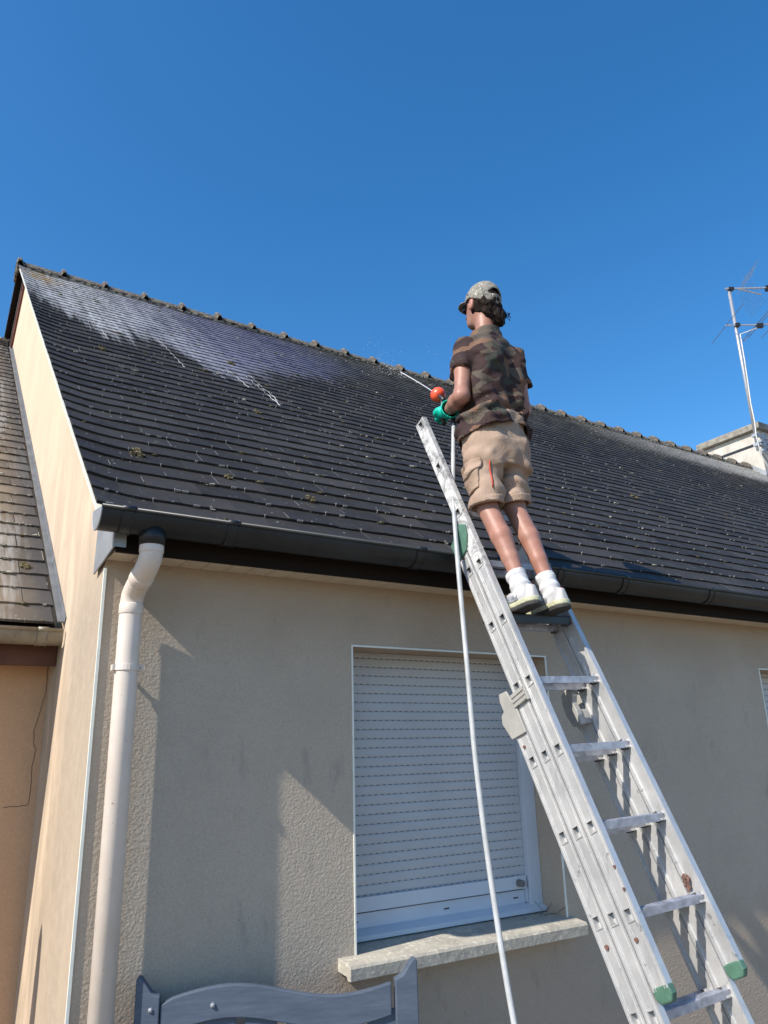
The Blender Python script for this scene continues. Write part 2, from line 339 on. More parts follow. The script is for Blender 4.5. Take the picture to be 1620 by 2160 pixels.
# ================================================================== HOUSE
house = thing('bungalow', 'rendered bungalow with a dark slate roof, white roller shutter and white downpipe', 'house', (0, 0, 0))
SL = .805; RZ = 2.68; RY0 = -.20; NL = math.sqrt(1+SL*SL)
RDG = 5.42; RDGZ = RZ+SL*(RDG-RY0); HX = 19.
def roofz(y): return RZ+SL*(y-RY0)
up_s = Vector((0, 1/NL, SL/NL)); nrm = Vector((0, -SL/NL, 1/NL))
def rp(x, d, h=0.): return Vector((x, RY0, RZ))+up_s*d+nrm*h
# front wall with two window openings
OPS = [(1.156, 2.395, .93, 2.243), (4.385, 5.624, .93, 2.243), (9.2, 10.4, .93, 2.243)]
m = MB(); xs = [0.]+[v for o_ in OPS for v in o_[:2]]+[HX]
zt = 2.545
for i in range(len(xs)-1):
    a, b = xs[i], xs[i+1]
    if i % 2 == 0: m.add([(a,0,0),(b,0,0),(b,0,zt),(a,0,zt)], [(0,1,2,3)])
    else:
        m.add([(a,0,0),(b,0,0),(b,0,.93),(a,0,.93)], [(0,1,2,3)]); m.add([(a,0,2.243),(b,0,2.243),(b,0,zt),(a,0,zt)], [(0,1,2,3)])
        R = .30
        m.add([(a,0,.93),(a,R,.93),(a,R,2.243),(a,0,2.243)], [(0,1,2,3)]); m.add([(b,0,.93),(b,R,.93),(b,R,2.243),(b,0,2.243)], [(3,2,1,0)])
        m.add([(a,0,2.243),(b,0,2.243),(b,R,2.243),(a,R,2.243)], [(3,2,1,0)]); m.add([(a,0,.93),(b,0,.93),(b,R,.93),(a,R,.93)], [(0,1,2,3)])
        m.add([(a,R,.93),(b,R,.93),(b,R,2.243),(a,R,2.243)], [(0,1,2,3)])
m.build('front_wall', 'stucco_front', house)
m = MB(); BK = 2*RDG
zr = lambda y: (roofz(y) if y < RDG else RDGZ-SL*(y-RDG))-.06
m.add([(0,0,0),(0,0,zr(0)),(0,RDG,zr(RDG)),(0,BK,zr(BK)),(0,BK,0)], [(0,1,2,3,4)])
m.build('gable_wall', 'stucco_gable', house)
m = MB(); m.add([(0,BK,0),(HX,BK,0),(HX,BK,zr(BK)),(0,BK,zr(BK))], [(0,1,2,3)]); m.add([(HX,0,0),(HX,0,zr(0)),(HX,RDG,zr(RDG)),(HX,BK,zr(BK)),(HX,BK,0)], [(4,3,2,1,0)])
m.build('rear_wall', 'stucco_front', house)
# roof deck with verge overhang
m = MB(); XV = -.095
for sg in (1, -1):
    e0 = Vector((0, RY0+.01, RZ-.012)) if sg == 1 else Vector((0, 2*RDG-RY0, RZ-.012))
    r0 = Vector((0, RDG, RDGZ-.012)); t = Vector((0, 0, -.03))
    vs = [e0, r0, r0+t, e0+t]; L = []
    for X in (0. if sg == 1 else XV, HX+.1): L += [Vector((X, v.y, v.z)) for v in vs]
    m.add(L, [(0,1,2,3),(7,6,5,4),(0,4,5,1),(3,2,6,7),(0,3,7,4)])
m.build('roof_deck', 'fascia_dark', house)
m = MB(); m.obox((0, RY0, RZ), (1,0,0), up_s, nrm, (-.094, .0, -.006), (-.001, (RDG-RY0)*NL-.03, .0)); m.build('verge_strip', 'pvc_trim', house)

# slates -----------------------------------------------------------
def slate_field(name, mat, O, U, Vs, Nn, x0, x1, L, wdt, exp, parent, flare=None, thick=.0065, hooks=0., seed=1, xr=None, hookmat='galvanised', joints=1.):
    rg = random.Random(seed); m = MB(); O, U, Vs, Nn = map(Vector, (O, U, Vs, Nn)); nr = int(L/exp)+1
    for r in range(nr):
        d0 = r*exp; off = (-.5 if r % 2 else 0.)*wdt; x = x0+off
        while x < x1:
            a, b = max(x, x0)+rg.uniform(0, .0015), min(x+wdt-.0035-rg.uniform(0, .002), x1)
            if b-a > .02:
                sag = .0035*math.sin(x*.9+r*.37)+.002*math.sin(x*2.3+1.7)
                j = rg.uniform(-.0035, .0035); ln = min(exp+.03, L-d0+.01); tl = rg.uniform(0, .0025)
                hb = thick*1.65+rg.uniform(0, .0025); ks = 4; top = []; bot = []; tx = rg.uniform(-.0035, .0035)
                for i in range(ks+1):
                    q = a+(b-a)*i/ks; fl = flare(q) if flare else 0.
                    dd = d0+j+sag+(rg.uniform(-.0035, .0035))
                    bot.append((q, dd, fl+hb+thick+tx*(i/ks-.5))); top.append((q, d0+ln, fl+thick*.9+tx*(i/ks-.5)*.5))
                vs = [O+U*p[0]+Vs*p[1]+Nn*p[2] for p in bot]+[O+U*p[0]+Vs*p[1]+Nn*p[2] for p in top]
                vs += [O+U*p[0]+Vs*p[1]+Nn*(p[2]-hb-thick*.4) for p in bot]
                k = ks+1; fs = [(i, i+1, k+i+1, k+i) for i in range(ks)]+[(2*k+i, 2*k+i+1, i+1, i) for i in range(ks)]
                fs += [(2*k, 0, k), (2*k+ks, k+ks, ks)]
                m.add(vs, fs, 0, rg.random())
                if b < x1-.01 and rg.random() < joints:   # dark strip filling the joint between two slates
                    wj = rg.uniform(.0045, .009); e_ = min(ln, exp+.004); fb = flare(b) if flare else 0.
                    hh = lambda q: fb+(hb+thick)*(1-q/ln)+thick*.9*(q/ln)-.0012
                    q4 = [(b, d0+.004, hh(.004)), (b+wj, d0+.004, hh(.004)), (b+wj, d0+e_, hh(e_)), (b, d0+e_, hh(e_))]
                    m.add([O+U*u_+Vs*v_+Nn*w_ for u_, v_, w_ in q4], [(0,1,2,3)], 2, 0.)
                    if rg.random() < .5:      # pale lichen line along part of the joint
                        f0 = rg.uniform(0, .3); f1 = rg.uniform(f0+.2, 1.); w_l = rg.uniform(.0012, .0032)
                        q4 = [(b-w_l, d0+e_*f0, hh(e_*f0)+.0042), (b+.001, d0+e_*f0, hh(e_*f0)+.0042), (b+.001, d0+e_*f1, hh(e_*f1)+.0042), (b-w_l*.6, d0+e_*f1, hh(e_*f1)+.0042)]
                        m.add([O+U*u_+Vs*v_+Nn*w_ for u_, v_, w_ in q4], [(0,1,2,3)], 1, 0.)
                if joints and rg.random() < .35:   # pale crumbs painted as small glints on the slate's lower edge
                    for _ in range(rg.choice([1,1,2])):
                        qx = rg.uniform(a, b-.03); m.obox(O+U*qx+Vs*(d0-.0015)+Nn*((flare(qx) if flare else 0.)+hb), U, Vs, Nn, (0, -.001, 0), (rg.uniform(.008, .03), .004, thick+.0022), 1, .5)
                if hooks and a < hooks and d0 < 4.6 and b-a > wdt*.8 and rg.random() < .6:
                    xm = (a+b)/2; fl = flare(xm) if flare else 0.
                    m.obox(O+U*xm+Vs*(d0-.001)+Nn*(fl+.004), U, Vs, Nn, (-.0018, -.003, 0), (.0018, 0, hb+thick+.005), 1, .9)
                    m.obox(O+U*xm+Vs*(d0-.001)+Nn*(fl+hb+thick+.001), U, Vs, Nn, (-.0018, 0, 0), (.0018, .009, .002), 1, .9)
            x += wdt
    return m.build(name, [mat, hookmat, 'joint_dark'], parent, attr=True)
fl = lambda x: .024*max(0., min(1., (.17-x)/.27))**2
ROOFL = (RDG-RY0)*NL
roof = slate_field('roof', 'slate', (0, RY0, RZ), (1,0,0), up_s, nrm, -.1, HX+.1, ROOFL-.05, .254, .163, house, flare=fl, hooks=4.5, seed=3, hookmat='hook_metal')
roof['label'] = 'dark grey slate roof, whitish with foam below the ridge'
m = MB(); e = Vector((0, 2*RDG-RY0, RZ)); us = Vector((0, -1/NL, SL/NL)); nb = Vector((0, SL/NL, 1/NL))
for r in range(44):   # rear slope, seen only along its verge
    vs = [e+us*(r*.163)+nb*.02, e+us*(r*.163+.19)+nb*.004, e+us*(r*.163)]
    m.add([Vector((X, v.y, v.z)) for X in (-.10, HX+.1) for v in vs], [(0,1,4,3),(2,0,3,5),(0,2,1),(3,4,5)])
m.build('rear_slates', 'slate', roof)
# ridge tiles
def ridge_mesh():
    m = MB(); L = .473
    prof = [(-.15,-.113),(-.11,-.068),(-.07,-.032),(-.035,-.006),(0,.004),(.035,-.006),(.07,-.032),(.11,-.068),(.15,-.113)]
    def sect(x, g, dz=0): return [(x, a*g, (b+.0)*(1)+dz) for a, b in prof]
    secs = [(-.002,1.,.0),(.0,1.06,.024),(.010,1.09,.046),(.040,1.09,.052),(.054,1.05,.028),(.072,1.,.004),(.2,.99,.002),(L-.003,.97,-.004)]
    vs = []; k = len(prof)
    for x, g_, dz in secs: vs += sect(x, g_, dz)
    vs2 = [(x, y, z-.016) for x, y, z in vs]
    fs = [(i*k+j, (i+1)*k+j, (i+1)*k+j+1, i*k+j+1) for i in range(len(secs)-1) for j in range(k-1)]
    o = len(vs); fs += [tuple(q+o for q in f[::-1]) for f in fs]
    ns = len(secs)
    fs += [(j, j+1, o+j+1, o+j) for j in range(k-1)]+[((ns-1)*k+j, o+(ns-1)*k+j, o+(ns-1)*k+j+1, (ns-1)*k+j+1) for j in range(k-1)]
    fs += [(i*k, o+i*k, o+(i+1)*k, (i+1)*k) for i in range(ns-1)]+[(i*k+k-1, (i+1)*k+k-1, o+(i+1)*k+k-1, o+i*k+k-1) for i in range(ns-1)]
    m.add(vs+vs2, fs); return m
rt0 = ridge_mesh().build('ridge_tile', 'ridge_tile', None, smooth=False)
for i in range(30):
    t = rt0 if i == 0 else rt0.copy()
    if i: COL.objects.link(t)
    t.parent = roof; t.location = Vector((-.12+.473*i, RDG, RDGZ+.058+random.uniform(-.006, .006)))-wpos(roof)
    t.rotation_euler = (random.uniform(-.02, .02), random.uniform(-.012, .012), random.uniform(-.012, .012))
    if i == 29: t.scale = (.6, 1, 1)
# mortar bed under the ridge tiles, with lichen
m = MB()
for i in range(150):
    x = -.08+i*.092; m.blob((x, RDG-.125, RDGZ-.075+random.uniform(-.01,.01)), (.055, .03, .022), 0, .3, 6)
m.build('ridge_mortar', 'concrete', roof)
# gable end closing cap of ridge
m = MB(); m.prism([(-.15,-.13),(-.10,-.01),(0,.04),(.10,-.01),(.15,-.13),(.10,-.20),(0,-.10),(-.10,-.20)], (-.108, RDG, RDGZ+.04), (0,1,0), (0,0,1), (1,0,0), -.010, .012)
m.build('ridge_end', 'ridge_tile', roof)
# moss clumps on the slates
rg = random.Random(11); m = MB(); mpx = MB()
for i in range(520):
    x = rg.uniform(-.05, 13.) ; rr = rg.randrange(0, 43); d = rr*.163
    q = MB(); h = .014
    for k in range(rg.choice([1,1,2,3])):
        tgt = m if rg.random() < .55 else mpx
        s_ = rg.uniform(.004, .013)
        p = rp(x+rg.uniform(-.03,.03), d-.004+rg.uniform(-.006,.01), h+fl(x)); tgt.blob(p, (s_*rg.uniform(1,2.2), s_, s_*.55), 0, .4, 6, rg)
for (x, d, s_) in [(.19,.80,.05),(.62,.66,.03),(1.03,.52,.04),(.45,.02,.035),(2.15,.65,.03),(1.6,4.1,.05),(1.3,2.3,.04),(.35,3.3,.05),(3.0,1.6,.04),(5.2,2.2,.05)]:
    for k in range(9): m.blob(rp(x+rg.uniform(-.5,.5)*s_, d+rg.uniform(-1,1)*s_, .016+fl(x)), (s_*.35, s_*.3, s_*.2), 0, .4, 6, rg)
o = m.build('moss', 'moss', house); o['kind'] = 'stuff'; o = mpx.build('lichen', 'moss_pale', house); o['kind'] = 'stuff'
# barge board and metal strip on the gable, both slopes
m = MB(); m2 = MB()
for sg in (-1,):
    us_ = Vector((0, sg/NL, SL/NL)); nn = Vector((0, -sg*SL/NL, 1/NL)); e0 = Vector((0, RY0+.25 if sg == 1 else 2*RDG-RY0-.1, 0)); e0.z = RZ+SL*(.25 if sg == 1 else .1)
    L = (RDG-RY0)*NL-(.30 if sg == 1 else .12)
    m.obox(e0, us_, nn, (1,0,0), (0, -.19, -.022), (L, -.045, -.002))
    m2.obox(e0, us_, nn, (1,0,0), (0, -.075, -.034), (L, -.05, -.0235))
m.build('barge_board', 'barge_brown', house); m2.build('barge_flashing', 'zinc_bright', house)
# eaves: soffit boards, fascia, end box
m = MB(); x = .0
while x < HX:
    m.box((x+.0015, -.150, 2.537), (x+.0975, -.001, 2.549)); x += .1
m.build('soffit', 'soffit_pvc', house)
m = MB(); m.box((.0, -.170, 2.532), (HX, -.152, 2.672)); m.box((.0, -.150, 2.552), (HX, -.002, 2.56)); m.build('fascia', 'fascia_dark', house)
m = MB(); m.prism([(.135,2.50),(.125,2.70),(-.17,2.66),(-.196,2.645),(-.196,2.545)], (0,0,0), (0,1,0), (0,0,1), (1,0,0), -.018, -.012)
m.prism([(-.150,2.56),(-.150,2.645),(-.196,2.645),(-.196,2.545)], (0,0,0), (0,1,0), (0,0,1), (1,0,0), -.0115, .03)
m.build('eaves_end_plate', 'zinc_bright', house)
# gutter
def gutter(name, mat, xa, xb, yc, zc, R, parent, joints, lipdir=-1, capmat=None):
    m = MB(); n_ = 14; prof = []
    for i in range(n_+1):
        a = math.pi*i/n_; prof.append((yc+lipdir*R*math.cos(a), zc-R*math.sin(a)))
    prof[-1] = (prof[-1][0], zc+.02); ip = [(y, z+.003) for y, z in prof]
    ip = [(yc+(y-yc)*.965, zc+(z-zc)*.965) for y, z in prof]
    for P_, fl_ in ((prof, 0), (ip, 1)):
        vs = [(X, y, z) for X in (xa, xb) for y, z in P_]; k = len(P_)
        fs = [(i, i+1, k+i+1, k+i) for i in range(k-1)]; m.add(vs, [f[::-1] for f in fs] if fl_ else fs)
    m.tube([(xa, yc+lipdir*R, zc+.004), (xb, yc+lipdir*R, zc+.004)], .0095, 10)
    g_ = m.build(name, mat, parent, smooth=True)
    c = MB(); c.prism(prof, (0,0,0), (0,1,0), (0,0,1), (1,0,0), xa-.003, xa+.002)
    c.tube([(xa-.001, y, z) for y, z in prof], .0035, 6); c.build('gutter_end_cap', capmat or mat, g_)
    for xj in joints:
        j = MB(); pr = [(xj, yc+(y-yc)*1.03, zc+(z-zc)*1.04) for y, z in prof]
        for dx in (-.022, .022): j.tube([(xj+dx, y, z) for _, y, z in pr], .0035, 6)
        vs = [(X, y, z) for X in (xj-.024, xj+.024) for _, y, z in pr]; k = len(pr)
        j.add(vs, [(i, i+1, k+i+1, k+i) for i in range(k-1)])
        j.tube([(xj-.024, yc+lipdir*R, zc+.005), (xj+.024, yc+lipdir*R, zc+.005)], .012, 10)
        j.build('gutter_joint', mat, g_, smooth=True)
    return g_
gutter('gutter', 'zinc', -.10, HX+.1, -.260, 2.657, .072, house, [.0, .42, 1.35, 2.25, 2.75, 3.52, 4.5, 5.5], capmat='zinc_bright')
# downpipe
pp = MB(); pth = [(.112,-.262,2.560),(.112,-.262,2.515),(.111,-.256,2.494),(.109,-.235,2.474),(.107,-.215,2.458),(.103,-.125,2.416),(.101,-.098,2.400),(.099,-.080,2.382),(.098,-.072,2.355),(.098,-.070,2.30),(.098,-.070,0.05)]
pp.tube(pth, .0445, 24); dp = pp.build('downpipe', 'pvc_pipe', house, smooth=True)
sp = MB(); sp.tube([(.112,-.262,2.61),(.112,-.262,2.545)], [.055,.049], 24); sp.build('gutter_outlet', 'zinc', dp, smooth=True)
for (a, b) in [(0,1),(4,5),(8,9)]:
    q = MB(); A_, B_ = Vector(pth[a]), Vector(pth[b]); D_ = (B_-A_).normalized()
    c_ = (A_+B_)/2; q.tube([c_-D_*.022, c_-D_*.018, c_+D_*.018, c_+D_*.022], [.0450,.0470,.0470,.0450], 24); q.build('pipe_collar', 'pvc_pipe', dp, smooth=True)
for zc in (2.095, .75):
    q = MB(); q.tube([(.098,-.070,zc-.011),(.098,-.070,zc+.011)], .049, 24); q.box((.040,-.085,zc-.011),(.052,-.055,zc+.011)); q.box((.144,-.085,zc-.011),(.160,-.055,zc+.011)); q.box((.094,-.03,zc-.008),(.102,.0,zc+.008)); q.tube([(.152,-.1,zc),(.152,-.05,zc)], .004, 8)
    q.build('pipe_bracket', 'pvc_pipe', dp)
# corner bead and window beads
m = MB(); m.box((-.005,-.006,0), (.006,.004,2.50)); m.build('corner_bead', 'pvc_trim', house)

def window(op, parent, knob=True):
    a, b, z0, z1 = op; Y = .20
    w = MB()   # guide rails and sub-frame
    w.box((a+.001,.17,.945), (a+.075,.215,z1-.002)); w.box((b-.085,.17,.945), (b-.001,.215,z1-.002)); w.box((b-.094,.186,.99), (b-.0865,.215,1.12))
    w.box((a+.076,.205,.986), (b-.095,.225,1.05)); w.box((a+.076,.216,1.062), (b-.095,.232,1.075))
    win = w.build('window', 'frame_white', parent, bevel=.002)
    s_ = MB(); pit = .0437; z = 1.121; k = 0     # roller shutter curtain
    while z < z1-.004:
        zt_ = min(z+pit, z1-.003); X0, X1 = a+.076, b-.0865; ns = 5
        pr = [(.2015, z+.0030), (.1995, z+.008), (.1992, z+.016), (.1992, z+.028), (.1995, zt_-.005), (.2015, zt_-.001), (.2035, zt_+.0)]
        vs = [(X, y, zz) for X in (X0, X1) for y, zz in pr]; q = len(pr)
        s_.add(vs, [(i+1, i, q+i, q+i+1) for i in range(q-1)])
        s_.add([(X0,.2035,z-.002),(X1,.2035,z-.002),(X1,.2035,z+.006),(X0,.2035,z+.006)], [(0,1,2,3)])
        xx = X0+.015+(k % 2)*.012
        while xx < X1-.02:
            s_.box((xx, .2012, z+.0002), (xx+.012, .2030, z+.0036), 1); xx += .036
        z += pit; k += 1
    s_.build('roller_shutter', ['shutter_white', 'slot_dark'], win)
    r_ = MB(); r_.box((a+.076,.186,1.057), (b-.0865,.204,1.119)); r_.build('bottom_rail', 'frame_white', win, bevel=.002)
    sl_ = MB(); sl_.prism([(.14,.948),(.14,.968),(.19,.986),(.24,.990),(.24,.948)], (0,0,0), (0,1,0), (0,0,1), (1,0,0), a+.002, b-.0015); sl_.build('metal_sill', 'frame_white', win, bevel=.002)
    for f_ in (.08, .5, .86): dh = MB(); dh.box((a+(b-a)*f_, .2035, 1.012), (a+(b-a)*f_+.032, .2055, 1.019)); dh.build('drain_slot', 'slot_dark', win)
    kb = MB(); kb.tube([(b-.146,.186,1.088),(b-.146,.150,1.088)], [.018,.016], 14); kb.build('shutter_stop', 'rubber_grey', win, smooth=False)
    bd = MB()
    for X in (a, b): bd.box((X-.004,-.004,.93), (X+.004,.003,z1+.004))
    bd.box((a+.004,-.004,z1-.004), (b-.004,.003,z1+.004)); bd.build('opening_bead', 'pvc_trim', win)
for op in OPS: window(op, house)
def sill(a, b):
    m = MB(); m.prism([(-.105,.866),(-.105,.912),(-.096,.924),(0.0,.936),(.24,.946),(.24,.90),(.0,.885),(-.07,.880),(-.078,.866)], (0,0,0), (0,1,0), (0,0,1), (1,0,0), a-.085, b+.035)
    return m.build('window_sill', 'sill_stone', house, bevel=.003)
for op in OPS: sill(op[0], op[1])
# plaster chips/wires at the sill corner
m = MB(); m.tube([(2.30,.10,.944),(2.33,.06,.975),(2.345,.05,1.0)], .0018, 5); m.tube([(2.31,.08,.943),(2.36,.03,.955),(2.385,-.0,.985)], .0015, 5); m.tube([(2.28,.12,.944),(2.32,.09,.96),(2.30,.13,1.0)], .0015, 5)
m.build('loose_wire', 'slot_dark', house)
# chimney
ch = MB(); ch.box((13.7, 5.02, 6.2), (15.2, 6.33, 7.90)); chim = ch.build('chimney', 'chimney_render', house, bevel=.01)
c2 = MB(); c2.box((13.60, 4.93, 7.902), (15.3, 6.42, 8.04)); c2.box((13.66, 4.98, 8.0405), (15.2, 6.37, 8.07)); c2.build('chimney_cap', 'concrete', chim, bevel=.015)
c3 = MB(); c3.box((13.685, 5.0, 6.55), (13.698, 6.1, 6.9))
for yy in np.linspace(5.0, 6.3, 2): pass
c3.prism([(5.0, roofz(5.0)), (RDG, RDGZ), (6.33, RDGZ-SL*(6.33-RDG)), (6.33, RDGZ-SL*(6.33-RDG)+.12), (RDG, RDGZ+.13), (5.0, roofz(5.0)+.12)], (0,0,0), (0,1,0), (0,0,1), (1,0,0), 13.683, 13.697)
c3.build('chimney_flashing', 'zinc_bright', chim)

# ================================================================== TV AERIAL
ant = thing('tv_aerial', 'galvanised mast with two television aerials strapped to the chimney', 'aerial', (13.27, 4.85, 7.3))
def at(p): return Vector(p)
mx, my = 13.275, 4.85
m = MB(); m.tube([(mx, my, 7.30), (mx, my, 11.02)], .033, 12); m.build('mast', 'galvanised', ant, smooth=True)
bd_ = Vector((.844, -.536, 0)); bp = Vector((.536, .844, 0)); Zv = Vector((0,0,1))
B1 = Vector((mx, my-.04, 10.10)); m = MB()
m.obox(B1, bd_, bp, Zv, (-.25, -.012, -.012), (1.9, .012, .012)); boom = m.build('vhf_antenna', 'galvanised', ant)
el_ = MB()
for x_, l in [(-.22, .80), (.78, .60), (1.08, .58), (1.42, .56), (1.75, .54)]: el_.tube([B1+bd_*x_-bp*l+Zv*.016, B1+bd_*x_+bp*l+Zv*.016], .0065, 6)
fd = [B1+bd_*.40+bp*0.03, B1+bd_*.40+bp*.64, B1+bd_*.46+bp*.70+Zv*.03, B1+bd_*.52+bp*.64+Zv*.06, B1+bd_*.52-bp*.64+Zv*.06, B1+bd_*.46-bp*.70+Zv*.03, B1+bd_*.40-bp*.64, B1+bd_*.40-bp*.03]
el_.tube(fd, .008, 6); el_.build('element', 'zinc_flashing', boom)
q = MB(); q.obox(B1, bd_, bp, Zv, (.40, -.035, -.07), (.53, .035, .02)); q.build('junction_box', 'black_plastic', boom); q = MB(); q.obox(B1, bd_, bp, Zv, (-.045,-.045,-.035), (.045,.045,.035)); q.build('mast_clamp', 'black_plastic', boom)
B2 = Vector((mx, my-.04, 10.98)); m = MB(); m.obox(B2, bd_, bp, Zv, (-.12, -.015, -.015), (2.1, .015, .015)); m.tube([B2+bd_*.12-Zv*.0, B2+bd_*.62-Zv*.16], .014, 8); b2 = m.build('uhf_antenna', 'galvanised', ant)
el_ = MB()
for i in range(12):
    x_ = .95+i*.115
    for sg in (-1, 1):
        el_.tube([B2+bd_*x_, B2+bd_*(x_+.02)+bp*.17*sg+Zv*.09], .006, 5); el_.tube([B2+bd_*x_, B2+bd_*(x_+.02)+bp*.17*sg-Zv*.09], .006, 5)
el_.build('element', 'galvanised', b2)
gr = MB()
for sg in (-1, 1):   # two wire-mesh reflector panels
    for i in range(9): 
        c_ = B2+bd_*(.30-.0+.028*i)+Zv*sg*(.05+.055*i); gr.tube([c_-bp*.33, c_+bp*.33], .002, 4)
    for j in range(7):
        c_ = bp*(-.33+.11*j); gr.tube([B2+bd_*.30+Zv*sg*.05+c_, B2+bd_*(.30+.028*8)+Zv*sg*(.05+.055*8)+c_], .002, 4)
gr.build('reflector_grid', 'zinc_flashing', b2)
q = MB(); q.obox(B2, bd_, bp, Zv, (.74, -.04, -.07), (.84, .04, .04)); q.build('junction_box', 'black_plastic', b2); q = MB(); q.obox(B2, bd_, bp, Zv, (-.05,-.04,-.04), (.06,.04,.02)); q.build('mast_clamp', 'black_plastic', b2)
br = MB()
for zc in (7.42, 7.62): br.box((13.22, 4.80, zc-.03), (13.34, 4.90, zc+.03)); br.box((13.34, 4.83, zc-.015), (13.9, 4.86, zc+.015)); br.box((13.62, 4.86, zc-.02), (13.66, 5.02, zc+.02))
br.box((13.6, 4.86, 7.35), (13.64, 4.89, 7.75)); br.tube([(13.28,4.78,7.42),(13.55,4.76,7.40),(13.8,4.78,7.38)], .02, 8); br.build('wall_bracket', 'zinc_bright', ant)
st = MB(); st.box((13.69, 4.99, 7.585), (13.6985, 6.33, 7.635)); st.box((13.69, 5.008, 7.585), (15.2, 5.018, 7.635)); st.build('strap', 'black_plastic', ant)
cb = MB(); pts = [B1+bd_*.40-Zv*.08, (mx+.05, my-.04, 9.9), (mx+.035, my-.04, 9.3), (mx+.0, my-.045, 8.8), (mx-.035, my-.045, 8.3), (mx-.02, my-.045, 7.9), (mx-.06, my-.05, 7.6), (mx-.02, my-.05, 7.2), (mx+.22, my-.03, 6.95), (mx+.35, my, 6.75), (mx+.36, my, roofz(my)+.03)]
cb.tube(pts, .012, 6); cb.build('cable', 'cable_white', ant, smooth=True)

# ================================================================== LOWER WING on the left
wing = thing('lower_wing', 'lower orange rendered wing with weathered brown slates, left of the tall gable', 'building', (-2, 1.08, 0))
WY, WZ, WR = .80, 2.385, 6.2; WS = .775; WNL = math.sqrt(1+WS*WS); wus = Vector((0, 1/WNL, WS/WNL)); wnr = Vector((0, -WS/WNL, 1/WNL)); WL = (WR-WY)*WNL
m = MB(); m.add([(-6,1.08,0),(-.001,1.08,0),(-.001,1.08,2.42),(-6,1.08,2.42)], [(0,1,2,3)]); m.build('front_wall', 'stucco_wing', wing)
m = MB(); e0 = Vector((0, WY+.01, WZ-.012)); r0 = Vector((0, WR, WZ+WS*(WR-WY)-.012))
m.add([Vector((X, v.y, v.z)) for X in (-6, -.04) for v in (e0, r0, r0-Vector((0,0,.05)), e0-Vector((0,0,.05)))], [(0,4,5,1),(3,2,6,7),(0,3,7,4)])
m.add([(-6,WR,r0.z),(-.04,WR,r0.z),(-.04,2*WR-1.08,2.4),(-6,2*WR-1.08,2.4)], [(0,1,2,3)]); m.build('roof_deck', 'fascia_dark', wing)
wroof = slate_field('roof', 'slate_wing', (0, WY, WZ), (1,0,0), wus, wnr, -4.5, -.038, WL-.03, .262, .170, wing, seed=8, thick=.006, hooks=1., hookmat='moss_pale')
m = MB(); m.box((-6, WR-.09, r0.z-.03), (-.045, WR+.09, r0.z+.05)); 
for i in range(40): m.blob((-2+i*.05, WR-.08, r0.z+.05), (.04,.03,.02), 1, .4, 6)
m.build('ridge_cap', ['ridge_tile', 'moss_pale'], wroof)
m = MB()
m.obox((0, WY, WZ), (1,0,0), wus, wnr, (-.034, -.01, .018), (-.004, WL+.1, .026)); m.obox((0, WY, WZ), (1,0,0), wus, wnr, (-.006, -.02, .0265), (-.002, WL+.1, .055)); m.build('abutment_flashing', 'zinc_flashing', wing)
rg = random.Random(5); m = MB(); m3 = MB()
for i in range(330):
    x = rg.choice([-.24,-.24,-.42,-.14,-.5])+rg.uniform(-.05,.05) if rg.random() < .55 else rg.uniform(-1.6,-.06)
    r_ = rg.randrange(0, 40); s_ = rg.uniform(.005, .013)
    (m if rg.random() < .85 else m3).blob(Vector((x, WY, WZ))+wus*(r_*.17+rg.uniform(-.006,.05 if rg.random()<.3 else .006))+wnr*.018, (s_*1.3, s_, s_*.6), 0, .4, 6, rg)
for i in range(22): m3.blob(Vector((-.150+rg.uniform(-.022,.022), WY, WZ))+wus*(.60+rg.uniform(-.03,.03))+wnr*.02, .011, 0, .4, 6, rg)
o = m.build('lichen', 'moss_pale', wing); o['kind'] = 'stuff'; o = m3.build('moss', 'moss', wing); o['kind'] = 'stuff'
gutter('gutter', 'zinc_old', -5.5, -.012, .795, 2.345, .062, wing, [-.10, -2.])
m = MB(); m.box((-6, .905, 2.20), (-.004, .925, 2.36)); m.box((-6, .926, 2.215), (-.004, 1.078, 2.225)); m.build('fascia', 'fascia_brown', wing)
cr = [(-.010,2.215),(-.008,2.09),(-.016,2.043),(-.029,1.97),(-.045,1.906),(-.039,1.835),(-.026,1.808),(-.037,1.746),(-.033,1.667),(-.034,1.555),(-.075,1.551),(-.157,1.549)]
m = MB(); rg = random.Random(2); pts = []
for (a, b), (c_, d_) in zip(cr[:-1], cr[1:]):
    for t in np.linspace(0, 1, 6)[:-1]: pts.append((a+(c_-a)*t+rg.uniform(-.0025,.0025), 1.079, b+(d_-b)*t+rg.uniform(-.0025,.0025)))
m.tube(pts, .0013, 4); m.build('crack', 'hole_dark', wing)

